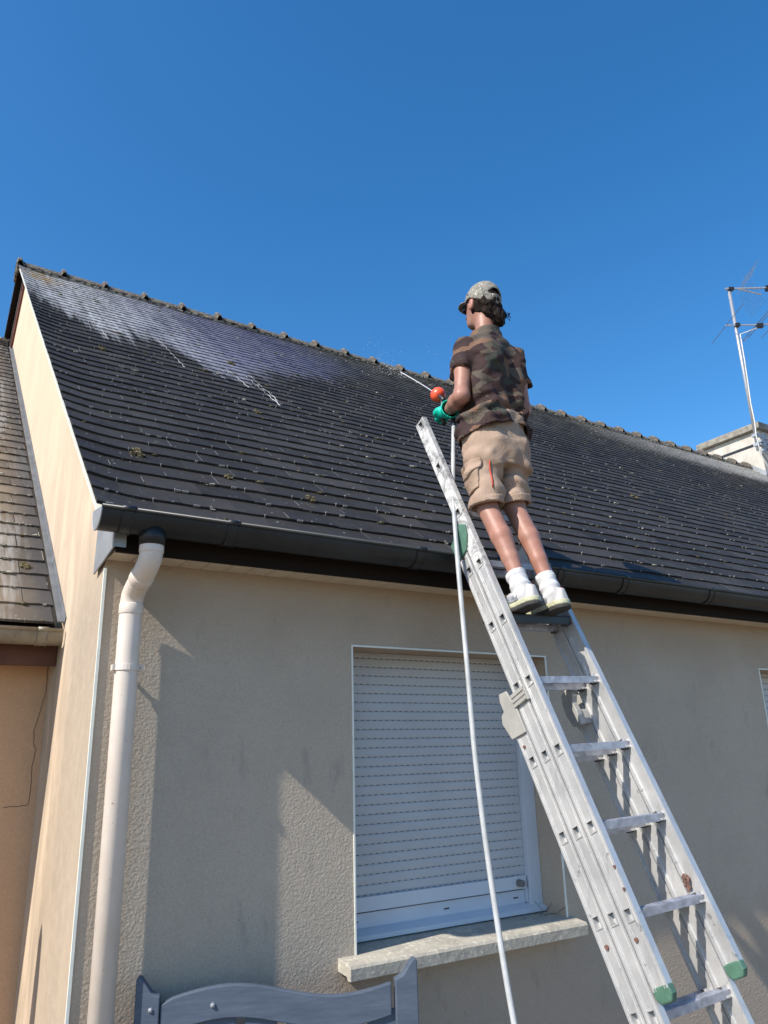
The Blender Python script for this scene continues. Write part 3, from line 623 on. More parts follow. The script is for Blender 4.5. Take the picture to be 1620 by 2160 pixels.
# ================================================================== LADDER
A0 = Vector((1.571, -1.157, 1.203)); ld = Vector((-.032, .412, .91)).normalized(); le = Vector((1, 0, .03)); le = (le-ld*le.dot(ld)).normalized(); lnn = le.cross(ld).normalized()
PIT = .30; LW = .405; SD = .036; ST = .025; SP = .0785
ladder = thing('extension_ladder', 'aluminium triple extension ladder leaning on the gutter under the man', 'ladder', tuple(A0-ld*(A0.z/ld.z)))
def stile(side, sec, k0, k1, mat='aluminium'):
    m = MB(); o = A0-lnn*SP*sec+ld*(.010*sec); s0, s1 = k0*PIT, k1*PIT
    if side == 0: ex, ei = 0., ST
    else: ex, ei = LW, LW-ST
    sgn = 1 if side == 0 else -1
    hn, hs = .0140, .0185
    cuts = [s0]; k = math.ceil(k0+.05)
    while k < k1-.05: cuts += [k*PIT-hs, k*PIT+hs]; k += 1
    cuts.append(s1)
    def quad(pts):
        m.add([o+le*a+lnn*b+ld*c for a, b, c in pts], [(0,1,2,3)])
    for i in range(len(cuts)-1):
        a, b = cuts[i], cuts[i+1]
        if i % 2 == 0: quad([(ex,-SD,a),(ex,SD,a),(ex,SD,b),(ex,-SD,b)])
        else:
            quad([(ex,-SD,a),(ex,-hn,a),(ex,-hn,b),(ex,-SD,b)]); quad([(ex,hn,a),(ex,SD,a),(ex,SD,b),(ex,hn,b)])
            ed = ex+sgn*.05
            quad([(ex,-hn,a),(ed,-hn,a),(ed,-hn,b),(ex,-hn,b)]); quad([(ex,hn,a),(ed,hn,a),(ed,hn,b),(ex,hn,b)])
            quad([(ex,-hn,a),(ed,-hn,a),(ed,hn,a),(ex,hn,a)]); quad([(ex,-hn,b),(ed,-hn,b),(ed,hn,b),(ex,hn,b)]); m.mi[-2:] = [1]*2
            quad([(ed,-hn,a),(ed,hn,a),(ed,hn,b),(ed,-hn,b)]); m.mi[-1] = 1  # pocket end and two walls coloured dark as shade inside the tube
            for q in [((-hn-.004),(-hn)),((hn),(hn+.004))]: m.obox(o, le, lnn, ld, (min(ex,ex-sgn*.003), q[0], a-.004), (max(ex,ex-sgn*.003), q[1], b+.004))
            for q in [(a-.004,a),(b,b+.004)]: m.obox(o, le, lnn, ld, (min(ex,ex-sgn*.003), -hn, q[0]), (max(ex,ex-sgn*.003), hn, q[1]))
    for nn_ in (-SD, SD): quad([(ex,nn_,s0),(ei,nn_,s0),(ei,nn_,s1),(ex,nn_,s1)])
    # inner face is a shallow channel
    quad([(ei,-SD,s0),(ei,-SD+.012,s0),(ei,-SD+.012,s1),(ei,-SD,s1)]); quad([(ei,SD-.012,s0),(ei,SD,s0),(ei,SD,s1),(ei,SD-.012,s1)])
    ec = ei-sgn*.007
    quad([(ec,-SD+.012,s0),(ec,SD-.012,s0),(ec,SD-.012,s1),(ec,-SD+.012,s1)])
    for nn_ in (-SD+.012, SD-.012): quad([(ei,nn_,s0),(ec,nn_,s0),(ec,nn_,s1),(ei,nn_,s1)])
    quad([(ex,-SD,s0),(ei,-SD,s0),(ei,SD,s0),(ex,SD,s0)]); quad([(ex,-SD,s1),(ei,-SD,s1),(ei,SD,s1),(ex,SD,s1)])
    for na, nb_ in ((-SD, -SD+.008), (-.022,-.019), (.019,.022), (SD-.008, SD)):
        m.obox(o, le, lnn, ld, (min(ex,ex-sgn*.0022), na, s0), (max(ex,ex-sgn*.0022), nb_, s1))
    return m.build('stile', [mat, 'hole_dark'], ladder)
KG = -A0.z/ld.z/PIT+.05
stile(0, 0, -.76, 4.9); stile(1, 0, -.76, 8.1)
stile(0, 0, 4.9005, 8.1, 'aluminium_scuffed')['label'] = 'scuffed grey upper end of ladder stile'
stile(0, 1, KG, 5.55); stile(1, 1, KG, 5.55); stile(0, 2, KG, 2.78); stile(1, 2, KG, 2.78)
def rung(sec, k, shift=0.):
    m = MB(); o = A0-lnn*SP*sec+ld*(.010*sec+k*PIT+shift); shaded = (sec == 0 and k == 4)
    # tread stays level: rotate the box so that its top is horizontal
    hy = Vector((0, 1, 0)); V = (hy-le*hy.dot(le)).normalized(); Wd = le.cross(V).normalized()
    m.obox(o, le, V, Wd, (ST-.006, -.017, -.014), (LW-ST+.006, .017, .012))
    for q in (-.016, -.008, 0., .008, .0135): m.obox(o, le, V, Wd, (ST, q, .0121), (LW-ST, q+.0028, .0140))
    rr_ = m.build('rung', 'rung_metal', ladder)
    if shaded:
        m = MB(); m.obox(o, le, V, Wd, (ST+.002, -.030, .0145), (LW-ST-.002, .050, .019)); m.obox(o, le, V, Wd, (ST+.002, -.030, -.020), (LW-ST-.002, -.0175, .0140)); m.build('rung_shade', 'black_plastic', rr_, bevel=.002)  # black cover standing in for the man's shade on this rung
    return rr_
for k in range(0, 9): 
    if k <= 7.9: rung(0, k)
for k in range(-3, 6): rung(1, k)
for k in range(-3, 3): rung(2, k)
def lpr(name, poly, sec, e0, e1, mat, bevel=.004, label=None):
    m = MB(); m.prism(poly, A0-lnn*SP*sec, lnn, ld, le, e0, e1); return m.build(name, mat, ladder, bevel=bevel, label=label)
for sd, k in ((0, -.76), (1, -.76)):
    x0, x1 = (-.002, ST+.002) if sd == 0 else (LW-ST-.002, LW+.002); s = k*PIT
    lpr('foot_cap', [(-SD-.002, s+.012), (SD+.002, s+.012), (SD+.003, s-.018), (SD-.012, s-.040), (-SD+.012, s-.040), (-SD-.003, s-.018)], 0, x0, x1, 'green_plastic', .006)
# green guide bracket at the top of the middle section
s = 5.60*PIT
for (e0, e1) in ((-.010, ST+.006),):
    lpr('guide_bracket', [(-SD-.006-SP, s-.090), (SD+.004-SP, s-.080), (SD-.030, s-.015), (SD-.020, s+.035), (-SD+.018, s+.065), (-SD-.005, s+.045), (-SD-.010-SP, s+.010)], 0, e0, e1, 'green_plastic', .005, 'green plastic guide bracket')
# grey hook brackets at the top of the rear section
s = 2.84*PIT
for sd, (e0, e1) in enumerate(((-.011, -.0005), (LW+.0005, LW+.011))):
    lpr('guide_hook', [(-SD-.02, s-.11), (SD-.0, s-.12), (SD+.002, s+.0), (SD-.012, s+.03), (SD-.02, s+.075), (-SD+.004, s+.085), (-SD-.008, s+.055), (-SD-.006, s+.01), (-SD-.03, s-.0), (-SD-.042, s-.03)], 2, e0, e1, 'cast_grey', .003)
    m = MB()
    xs_ = (-.016, -.0115) if sd == 0 else (LW+.0115, LW+.016)
    for q in (0., .02, .04):
        m.obox(A0-lnn*SP, le, lnn, ld, (xs_[0], -SD-.012, s-.012+q), (xs_[1]+(.0 if sd == 0 else 0), SD+.012, s+.004+q))
    m.obox(A0-lnn*SP, le, lnn, ld, (min(xs_), SD+.004, s-.02), (max(xs_)+(.03 if sd == 0 else -.0), SD+.013, s+.045))
    m.build('guide_strap', 'cast_grey', ladder, bevel=.002)
m = MB(); o_ = A0-lnn*SP*1.6+ld*(2.72*PIT)   # locking hook seen between the stiles
m.prism([(-.03,-.06),(.02,-.07),(.03,-.01),(.026,.03),(.045,.055),(.036,.085),(.012,.095),(-.02,.085),(-.036,.05),(-.04,0)], o_, lnn, ld, le, LW-.105, LW-.075)
m.prism([(-.028,-.055),(.018,-.065),(.02,.0),(-.02,.01)], o_, lnn, ld, le, LW-.074, LW-.03, 0); m.build('locking_hook', 'cast_grey', ladder, bevel=.004)
rg = random.Random(4)
for (e_, n_, k_, r_) in [(-.003, -.012, -.25, .008), (-.003, -SP*2-.01, 2.55, .006), (-.003, -SP*2-.012, 2.3, .006), (LW+.001, .02, .35, .007), (LW+.001, .02, .62, .007), (-.003, .03, .25, .006), (-.003, .03, .5, .006), (-.003, -SP*2-.0, -.2, .009), (-.003,-.0-SP,5.28,.006)]:
    c_ = A0+le*e_+lnn*n_+ld*(k_*PIT); m = MB(); m.tube([c_-le*.003, c_+le*.003], r_, 8); m.build('rivet', 'rust', ladder)
m = MB(); c_ = A0+le*(LW-ST-.004)+ld*(.12*PIT)
for i in range(12): m.blob(c_+le*rg.uniform(-.004,.003)+lnn*rg.uniform(-.03,-.004)+ld*rg.uniform(-.0,.05), (.004,.006,.010), 0, .4, 6, rg)
m.build('rust_patch', 'rust', ladder)

# ================================================================== BENCH
bench = thing('garden_bench', 'blue-grey painted wooden garden bench with a wavy top rail, below the window', 'bench', (.68, -.3, 0))
bu = Vector((1.147-.218, -.45+.06, 0)).normalized(); bv = Vector((bu.y, -bu.x, 0)); bo = Vector((.218, -.06, 0)); BW = 1.02   # bv points to the camera side
def bpr(name, poly, t0, t1, parent=bench, bevel=.004, mat='bench_paint'):
    m = MB(); m.prism(poly, bo, bu, (0,0,1), bv, t0, t1); return m.build(name, mat, parent, bevel=bevel)
lp = [(0,.0),(.085,.0),(.085,.945),(.07,.950),(.055,.958),(.035,.985),(.018,1.006),(.008,1.010),(0,1.004)]
bpr('post', lp, -.02, .025); bpr('post', [(BW-a, b) for a, b in lp][::-1], -.02, .025)
def wv(t): return .955+.030*math.sin(2*math.pi*(t*1.02-.03))+.0*t
n_ = 28; topw = [(.100+(BW-.2)*i/n_, wv(i/n_)-.02*(1-abs(i/n_-.5)*0)) for i in range(n_+1)]
topw[0] = (.088, topw[0][1]-.012); botw = [(a, b-.105) for a, b in topw]
rail = bpr('top_rail', topw+botw[::-1], -.012, .018)
m = MB(); c_ = bo+bu*.27+Vector((0,0,.905)); m.tube([c_+bv*.018, c_+bv*.022], .009, 12); m.blob(c_+bv*.022, .008, 0, 0, 8); m.build('screw', 'zinc_bright', rail)
m = MB(); c_ = bo+bu*.055+Vector((0,0,.905)); m.blob(c_+bv*.025, .009, 0, 0, 8); m.build('screw', 'zinc_bright', bench)
x_ = .09
for i in range(6):
    bpr('back_slat', [(x_, .42), (x_+.115, .42), (x_+.115, .865+.02*math.sin(i)), (x_, .865+.02*math.sin(i))], -.010, .004); x_ += .148
bpr('lower_rail', [(.085,.40),(BW-.085,.40),(BW-.085,.46),(.085,.46)], -.018, .022)
for i in range(5): 
    m = MB(); m.obox(bo, bu, bv, (0,0,1), (.0, .05+i*.085, .44), (BW, .12+i*.085, .462)); m.build('seat_slat', 'bench_paint', bench, bevel=.003)
for X in (.0, BW-.06):
    m = MB(); m.obox(bo, bu, bv, (0,0,1), (X, .42, 0), (X+.06, .48, .64)); m.build('leg', 'bench_paint', bench, bevel=.003)
    m = MB(); m.obox(bo, bu, bv, (0,0,1), (X-.005, .03, .6405), (X+.065, .50, .665)); m.build('armrest', 'bench_paint', bench, bevel=.003)
# ================================================================== MAN ON THE LADDER
def v3(*a): return np.array(a, float)
def rc(Pt, a, b, r1, r2):
    a, b = np.array(a, float), np.array(b, float); ba = b-a; t = np.clip(((Pt-a)@ba)/(ba@ba), 0, 1)
    return np.linalg.norm(Pt-a-t[..., None]*ba, axis=-1)-(r1+(r2-r1)*t)
def ell(Pt, c, r, Rm=None):
    q = Pt-np.array(c, float)
    if Rm is not None: q = q@Rm
    r = np.array(r, float); k0 = np.linalg.norm(q/r, axis=-1); k1 = np.linalg.norm(q/(r*r), axis=-1)
    return k0*(k0-1)/np.maximum(k1, 1e-9)
def su(a, b, k):
    h = np.clip(.5+.5*(b-a)/k, 0, 1); return b+(a-b)*h-k*h*(1-h)
def sus(l, k):
    o = l[0]
    for q in l[1:]: o = su(o, q, k)
    return o
def path(Pt, pts, k=.01):
    return sus([rc(Pt, a[:3], b[:3], a[3], b[3]) for a, b in zip(pts[:-1], pts[1:])], k)
def loftz(Pt, secs, ax=(0, 0, 1)):
    # stack of elliptical sections (z, cx, cy, rx, ry, yaw): smooth torso
    z = Pt[..., 2]; zs = [s[0] for s in secs]
    I = lambda i: np.interp(z, zs, [s[i] for s in secs])
    cx, cy, rx, ry, yw = I(1), I(2), I(3), I(4), I(5)
    dx, dy = Pt[..., 0]-cx, Pt[..., 1]-cy; c, s = np.cos(yw), np.sin(yw)
    u_, v_ = dx*c+dy*s, -dx*s+dy*c
    p = 2.4; k0 = (np.abs(u_/rx)**p+np.abs(v_/ry)**p)**(1/p)
    d = (k0-1)*np.minimum(rx, ry)
    return np.maximum(d, np.maximum(zs[0]-z, z-zs[-1]))
def vnoise(Pt, sc, seed=0):
    q = Pt*sc+seed*17.3; i = np.floor(q).astype(np.int64); f = q-i; f = f*f*(3-2*f)
    def h(a, b, c):
        n_ = (a*374761393+b*668265263+c*2147483647+seed*97) & 0xffffffff; n_ = ((n_ ^ (n_ >> 13))*1274126177) & 0xffffffff
        return ((n_ ^ (n_ >> 16)) & 0xffff)/65535.
    o = 0
    for a in (0, 1):
        for b in (0, 1):
            for c in (0, 1):
                w_ = (f[..., 0] if a else 1-f[..., 0])*(f[..., 1] if b else 1-f[..., 1])*(f[..., 2] if c else 1-f[..., 2])
                o = o+w_*h(i[..., 0]+a, i[..., 1]+b, i[..., 2]+c)
    return o*2-1
def nets(f, lo, hi, h):
    ax = [np.arange(l, u+h, h) for l, u in zip(lo, hi)]
    Pg = np.stack(np.meshgrid(*ax, indexing='ij'), -1); v = f(Pg); s = v < 0
    n0, n1, n2 = (d-1 for d in v.shape)
    acc = np.zeros((n0, n1, n2, 3)); cnt = np.zeros((n0, n1, n2))
    cs = [(a, b, c) for a in (0, 1) for b in (0, 1) for c in (0, 1)]
    for i, p in enumerate(cs):
        for q in cs[i+1:]:
            if sum(abs(a-b) for a, b in zip(p, q)) != 1: continue
            sl_ = lambda w_: tuple(slice(o_, o_+n_) for o_, n_ in zip(w_, (n0, n1, n2)))
            va, vb = v[sl_(p)], v[sl_(q)]; mk = (va < 0) != (vb < 0); t = np.where(mk, va/np.where(mk, va-vb, 1), 0)
            pos = np.array(p)+(np.array(q)-np.array(p))*t[..., None]
            acc += pos*mk[..., None]; cnt += mk
    act = cnt > 0; idx = -np.ones(act.shape, int); idx[act] = np.arange(act.sum())
    g_ = np.argwhere(act); verts = (g_+acc[act]/cnt[act][:, None])*h+np.array([a[0] for a in ax])
    faces = []
    for d in range(3):
        e1, e2 = [(1, 2), (2, 0), (0, 1)][d]
        A_ = [slice(None)]*3; B_ = [slice(None)]*3; A_[d] = slice(0, -1); B_[d] = slice(1, None)
        ch_ = s[tuple(A_)] != s[tuple(B_)]; ed = np.argwhere(ch_)
        ok = np.ones(len(ed), bool)
        for e in (e1, e2): ok &= (ed[:, e] > 0) & (ed[:, e] < (n0, n1, n2)[e])
        ed = ed[ok]; inn = s[tuple(ed.T)]
        def cell(o1, o2):
            c_ = ed.copy(); c_[:, e1] -= o1; c_[:, e2] -= o2; return idx[tuple(c_.T)]
        q_ = np.stack([cell(1, 1), cell(0, 1), cell(0, 0), cell(1, 0)], 1)
        q_[~inn] = q_[~inn][:, ::-1]; faces.append(q_)
    fc = np.concatenate(faces); fc = fc[(fc >= 0).all(1)]
    return verts, fc
def sdf_obj(name, f, lo, hi, h, mat, parent, smooth_it=1):
    vs, fc = nets(f, lo, hi, h)
    me = bpy.data.meshes.new(name); me.from_pydata(vs.tolist(), [], fc.tolist()); me.update()
    for m_ in (mat if isinstance(mat, list) else [mat]): me.materials.append(MAT[m_])
    me.polygons.foreach_set('use_smooth', [True]*len(me.polygons))
    o = bpy.data.objects.new(name, me); COL.objects.link(o); adopt(o, parent)
    if smooth_it:
        q = o.modifiers.new('smooth', 'SMOOTH'); q.factor = .5; q.iterations = smooth_it
    return o
# the upper body is modelled upright and then leans forward over the ladder
HO = v3(1.583, -.64, 3.17); HN = v3(1.750, -.450, 3.262); TS = 1.085
_ra, _rb = .055, .022
RT = np.array([[math.cos(_rb), 0, math.sin(_rb)], [0, 1, 0], [-math.sin(_rb), 0, math.cos(_rb)]])@np.array([[1, 0, 0], [0, math.cos(_ra), math.sin(_ra)], [0, -math.sin(_ra), math.cos(_ra)]])
def T(p): return HN+TS*((np.asarray(p, float)-HO)@RT.T)
def Ti(p): return HO+((np.asarray(p, float)-HN)/TS)@RT
def sdf_up(*a, **k):
    o = sdf_obj(*a, **k); me = o.data; n_ = len(me.vertices); co = np.empty(n_*3); me.vertices.foreach_get('co', co)
    me.vertices.foreach_set('co', T(co.reshape(-1, 3)).ravel()); me.update(); return o
def up_mb(m_):
    m_.v = [tuple(T(v)) for v in m_.v]; return m_
man = thing('person', 'man in camouflage T-shirt, khaki shorts and cap standing high on the ladder', 'person', (1.63, -.66, 2.31))
# joints
ALw, ARw = v3(1.607, -.722, 2.405), v3(1.780, -.722, 2.410); KLw, KRw = v3(1.600, -.530, 2.845), v3(1.772, -.530, 2.866)
AL, AR, KL, KR = Ti(ALw), Ti(ARw), Ti(KLw), Ti(KRw)
HL, HR = v3(1.505, -.640, 3.170), v3(1.660, -.640, 3.175)
SHL, SHR = v3(1.472, -.615, 3.650), v3(1.768, -.625, 3.680)
EL, WRL = v3(1.402, -.640, 3.345), v3(1.470, -.440, 3.375)
ER, WRR = v3(1.822, -.600, 3.400), v3(1.70, -.42, 3.35)
HS = .87; HC = v3(1.632, -.580, 3.948); HY = math.radians(4)   # head centre, yaw (turned to the left)
hf = v3(-math.sin(HY), math.cos(HY), 0); hr = v3(math.cos(HY), math.sin(HY), 0)
_p = math.radians(12); hu = -hf*math.sin(_p)+v3(0, 0, math.cos(_p)); hf = hf*math.cos(_p)+v3(0, 0, math.sin(_p))
HM = np.stack([hr, hf, hu], 1)   # columns: head right, forward, up
def hp(x, y, z): return HC+HM@v3(x, y, z)
def hw(x, y, z): return T(HC+(HM@v3(x, y, z))*HS)
def hsc(f): return lambda Pt: f(HC+(Pt-HC)/HS)*HS
HMw = RT@HM
def leg(Pt, A_, K_, H_, g_=0.):
    c = K_+(A_-K_)*.36+v3(0, -.010, 0)
    c2_ = K_+(A_-K_)*.62+v3(0, -.008, 0)
    return sus([rc(Pt, H_, K_+v3(0, .0, .03), .070+g_, .049+g_), rc(Pt, K_+v3(0, .0, .03), K_, .049+g_, .045+g_),
        rc(Pt, K_, c, .045+g_, .0455+g_), rc(Pt, c, c2_, .0455+g_, .036+g_), rc(Pt, c2_, A_+v3(0, 0, .01), .036+g_, .027+g_)], .010)
def head_sdf(Pt):
    L = [ell(Pt, hp(0, -.005, .025), (.083, .104, .100), HM), ell(Pt, hp(0, .030, -.045), (.062, .072, .075), HM),
         ell(Pt, hp(0, .050, -.088), (.040, .042, .026), HM)]
    d = sus(L, .03)
    d = su(d, rc(Pt, hp(0, .105, .0), hp(0, .122, -.028), .010, .014), .015)       # nose
    d = su(d, rc(Pt, hp(-.035, .092, .020), hp(.035, .092, .020), .012, .012), .012)  # brow
    d = su(d, rc(Pt, hp(-.02, .099, -.058), hp(.02, .099, -.058), .007, .007), .008)  # lips
    for s_ in (-1, 1):
        ear = np.maximum(ell(Pt, hp(s_*.088, -.004, -.008), (.014, .022, .036), HM), -ell(Pt, hp(s_*.103, .002, -.004), (.010, .012, .022), HM))
        d = su(d, ear, .006)
        d = np.maximum(d, -ell(Pt, hp(s_*.034, .108, .003), (.017, .012, .009), HM))
        d = np.minimum(d, ell(Pt, hp(s_*.034, .088, .003), (.015, .014, .012), HM))
    return d
def hand(Pt, wr, pd, side, spread):
    # palm and five fingers curled round a grip; wr wrist, pd palm direction, side thumb side
    pd = pd/np.linalg.norm(pd); nd = np.cross(pd, side); c = wr+pd*.055
    d = su(rc(Pt, wr, wr+pd*.02, .026, .028), ell(Pt, c, (.042, .045, .024)), .02)
    Ls = [.036, .042, .038, .030]
    for i in range(4):
        b = wr+pd*.082+side*(.030-.020*i); k1 = b+pd*Ls[i]*.7+nd*.012; k2 = k1+nd*Ls[i]*.8-pd*.004; k3 = k2-pd*Ls[i]*.6+nd*.004
        d = su(d, np.minimum(np.minimum(rc(Pt, b, k1, .0105, .010), rc(Pt, k1, k2, .010, .0092)), rc(Pt, k2, k3, .0092, .008)), .004)
    t0 = wr+pd*.03+side*.032; t1 = t0+pd*.028+side*.020+nd*.015; t2 = t1+pd*.022+nd*.024
    return su(d, np.minimum(rc(Pt, t0, t1, .013, .0115), rc(Pt, t1, t2, .0115, .009)), .008)
PDL = v3(.12, .85, .35); PDR = v3(-.55, .75, .2)
def body_sdf(Pt):
    d = hsc(head_sdf)(Pt)
    d = su(d, rc(Pt, HC+v3(0, -.012, -.03), v3(1.625, -.595, 3.74), .049, .050), .03)
    tor = loftz(Pt, [(3.05, 1.582, -.64, .15, .10, 0), (3.17, 1.582, -.64, .165, .105, 0), (3.33, 1.60, -.62, .13, .09, 0), (3.52, 1.612, -.615, .140, .09, 0), (3.66, 1.615, -.61, .130, .075, 0), (3.72, 1.622, -.605, .08, .05, 0)])
    d = su(d, tor, .04)
    for S_, E_, W_ in ((SHL, EL, WRL), (SHR, ER, WRR)):
        d = su(d, sus([rc(Pt, S_, (S_+E_)/2, .046, .043), rc(Pt, (S_+E_)/2, E_, .043, .036), rc(Pt, E_, E_+(W_-E_)*.35, .037, .038), rc(Pt, E_+(W_-E_)*.35, W_, .038, .025)], .02), .03)
    d = su(d, leg(Pt, AL, KL, HL), .02); d = su(d, leg(Pt, AR, KR, HR), .012)
    for A_ in (ALw, ARw): d = su(d, rc(Pt, Ti(A_), Ti(A_+v3(.03, .13, -.03)), .024, .018), .02)
    d = np.minimum(d, hand(Pt, WRR, PDR, v3(.1, .1, 1.), 0))
    d = np.minimum(d, hand(Pt, WRL, PDL, v3(.3, -.3, .9), 0))
    return d
body = sdf_up('body', body_sdf, (1.24, -1.02, 2.20), (1.93, -.22, 4.10), .0062, 'skin', man, 1)
# T-shirt
def shirt_outer(Pt):
    tor = loftz(Pt, [(3.02, 1.580, -.645, .182, .145, .10), (3.17, 1.580, -.642, .178, .142, .10), (3.30, 1.590, -.630, .160, .125, .10), (3.45, 1.606, -.622, .163, .125, .10), (3.60, 1.618, -.618, .176, .122, .10),
        (3.68, 1.622, -.612, .155, .100, .10), (3.745, 1.624, -.605, .080, .070, .10), (3.79, 1.626, -.60, .060, .062, .10)])
    sh = su(rc(Pt, SHL+v3(.0, 0, -.012), v3(1.60, -.605, 3.730), .050, .056), rc(Pt, SHR+v3(0, 0, -.014), v3(1.65, -.605, 3.733), .050, .056), .03)
    d = su(tor, sh, .04)
    for S_, E_ in ((SHL, EL), (SHR, ER)):
        D_ = (E_-S_)/np.linalg.norm(E_-S_); e_ = S_+D_*.30
        slv = np.maximum(rc(Pt, S_, e_+v3(-.006 if S_ is SHL else .006, 0, 0), .052, .066), (Pt-(S_+D_*.165+v3(0,0,0)))@D_)
        d = su(d, slv, .028)
    # scapulae, spine hollow
    d = su(d, ell(Pt, (1.545, -.705, 3.56), (.070, .052, .10)), .03); d = su(d, ell(Pt, (1.725, -.690, 3.56), (.050, .050, .12)), .03)
    x, y, z = Pt[..., 0], Pt[..., 1], Pt[..., 2]; back = np.clip((-.64-y)/.08, 0, 1)
    d = d+back*.034*np.exp(-((x-(1.650-.10*(3.6-z)))/.040)**2)*np.clip((3.70-z)/.12, 0, 1)*np.clip((z-3.2)/.1, .3, 1)
    # folds: drape from the shoulders, bunching above the waist
    fo = .007*np.sin((x*1.0+(z-3.3)*.55)*62+2.2*vnoise(Pt, 7, 1))*np.clip((3.64-z)/.25, 0, 1)+.010*vnoise(Pt, 11, 3)+.006*vnoise(Pt*np.array([1, 1, 2.2]), 18, 5)
    bunch = .010*np.sin((z*1.0-(x-1.6)*.35)*75+2.5*vnoise(Pt, 9, 7))*np.exp(-((z-3.27)/.07)**2)
    return d+fo*1.25+bunch*1.2
def shirt(Pt):
    d0 = shirt_outer(Pt); x, y, z = Pt[..., 0], Pt[..., 1], Pt[..., 2]
    d = np.maximum(d0, -(d0+.011))
    hem = 3.135+.085*np.exp(-((x-1.60)/.10)**2)*np.clip((-.60-y)/.05, 0, 1)+.018*np.sin((x-1.4)*26)+.04*(x-1.58)*0
    d = np.maximum(d, hem-z)
    neck = ell(Pt, (1.626, -.585, 3.80), (.068, .072, .055)); d = np.maximum(d, -neck)
    # clear the arm tunnels: only below the sleeve cut
    for S_, E_ in ((SHL, EL), (SHR, ER)):
        D_ = (E_-S_)/np.linalg.norm(E_-S_)
        slab = np.maximum(rc(Pt, S_+D_*.12, E_, .043, .052), -((Pt-(S_+D_*.12))@D_)); d = np.maximum(d, -slab)
    return d
sdf_up('t_shirt', shirt, (1.32, -.84, 3.08), (1.93, -.44, 3.83), .0055, 'camouflage', man, 1)
# shorts
def shorts_outer(Pt):
    L = []
    for K_, H_, s_ in ((KL, HL, -1), (KR, HR, 1)):
        k = K_+v3(s_*.004, 0, .01); L.append(rc(Pt, H_+v3(s_*.006, 0, -.02), k+v3(s_*.0, 0, -.03), .080, .072))
    hips = loftz(Pt, [(2.99, 1.583, -.642, .136, .118, 0), (3.06, 1.583, -.645, .149, .120, 0), (3.16, 1.583, -.645, .148, .117, 0), (3.29, 1.590, -.64, .136, .108, 0)])
    bum = su(ell(Pt, (1.530, -.682, 3.10), (.070, .070, .11)), ell(Pt, (1.632, -.682, 3.10), (.070, .070, .11)), .03)
    legs = su(L[0], L[1], .012)
    d = su(su(legs, hips, .03), bum, .035)
    x, y, z = Pt[..., 0], Pt[..., 1], Pt[..., 2]
    fo = .006*np.sin((z*1.0+(x-1.58)*.5)*55+2.5*vnoise(Pt, 8, 11))*np.clip((3.1-z)/.1, 0, 1)+.009*vnoise(Pt, 12, 13)+.005*vnoise(Pt, 24, 14)
    return d+fo*1.35
def shorts(Pt):
    d0 = shorts_outer(Pt); z = Pt[..., 2]; x = Pt[..., 0]
    d = np.maximum(d0, -(d0+.011)); hem = np.where(x < .5*(KL[0]+KR[0])+.01, KL[2]+.010+.12*(x-KL[0]), KR[2]+.020+.05*(x-KR[0]))
    return np.maximum(np.maximum(d, hem-z), z-3.27)
sdf_up('shorts', shorts, (1.34, -.88, 2.70), (1.83, -.46, 3.30), .0055, 'khaki_cotton', man, 1)
for K_, hz, sx in ((KL, KL[2]+.010, .0), (KR, KR[2]+.020, .0)):   # turned-up hems
    def cuff(Pt, K_=K_, hz=hz):
        c = K_+v3(.0, 0, 0); q = rc(Pt, c+v3(0, 0, .2), c+v3(0, 0, -.08), .079, .077)+.006*vnoise(Pt, 14, 2)
        z = Pt[..., 2]; h = hz+.10*(Pt[..., 0]-K_[0]); return np.maximum(np.maximum(np.maximum(q, -(q+.010)), h-.004-z), z-h-.030)
    sdf_up('shorts_cuff', cuff, (K_[0]-.12, K_[1]-.13, hz-.04), (K_[0]+.12, K_[1]+.14, hz+.07), .0045, 'khaki_cotton', man, 1)
# cargo pocket with flap, red piping, back pockets seam
def pk(Pt):
    d0 = shorts_outer(Pt); x, y, z = Pt[..., 0], Pt[..., 1], Pt[..., 2]
    d = np.maximum(d0-.009, -(d0+.002)); return np.maximum(np.maximum(d, np.maximum(z-2.985, 2.86-z)), np.maximum(x-1.452, np.maximum(y+.56, -.715-y)))
sdf_up('cargo_pocket', pk, (1.34, -.76, 2.83), (1.50, -.52, 3.02), .0045, 'khaki_cotton', man, 1)
def fl_(Pt):
    d0 = shorts_outer(Pt); x, y, z = Pt[..., 0], Pt[..., 1], Pt[..., 2]
    d = np.maximum(d0-.015, -(d0-.006)); lowe = 2.952-.035*np.cos((y+.64)/.075*math.pi/2)
    return np.maximum(np.maximum(d, np.maximum(z-3.005, lowe-z)), np.maximum(x-1.456, np.maximum(y+.555, -.722-y)))
sdf_up('pocket_flap', fl_, (1.34, -.76, 2.88), (1.50, -.52, 3.03), .0045, 'khaki_cotton', man, 1)
def proj_out(f, p, dirv, it=40):   # walk from inside along dirv to the surface of f
    p = np.array(p, float); dirv = np.array(dirv, float)/np.linalg.norm(dirv); t = 0
    for _ in range(it):
        d = float(f((p+dirv*t)[None])[0]); t += -d*.8
        if abs(d) < 2e-4: break
    return p+dirv*t
pts = [proj_out(shorts_outer, (1.51, -.64, z), (-.62, -1, 0)) for z in np.linspace(2.985, 2.85, 8)]
m = MB(); m.tube([tuple(p+v3(-.002, -.003, 0)) for p in pts], .0034, 6); up_mb(m).build('red_piping', 'red_cotton', man, smooth=True)
for x0, x1, z_ in ((1.46, 1.56, 3.145), (1.62, 1.71, 3.15)):
    m = MB(); m.tube([tuple(proj_out(shorts_outer, (x, -.64, z_+.01*math.sin((x-x0)*30)), (0, -1, 0))) for x in np.linspace(x0, x1, 7)], .0022, 5)
    up_mb(m).build('pocket_seam', 'khaki_seam', man, smooth=True)
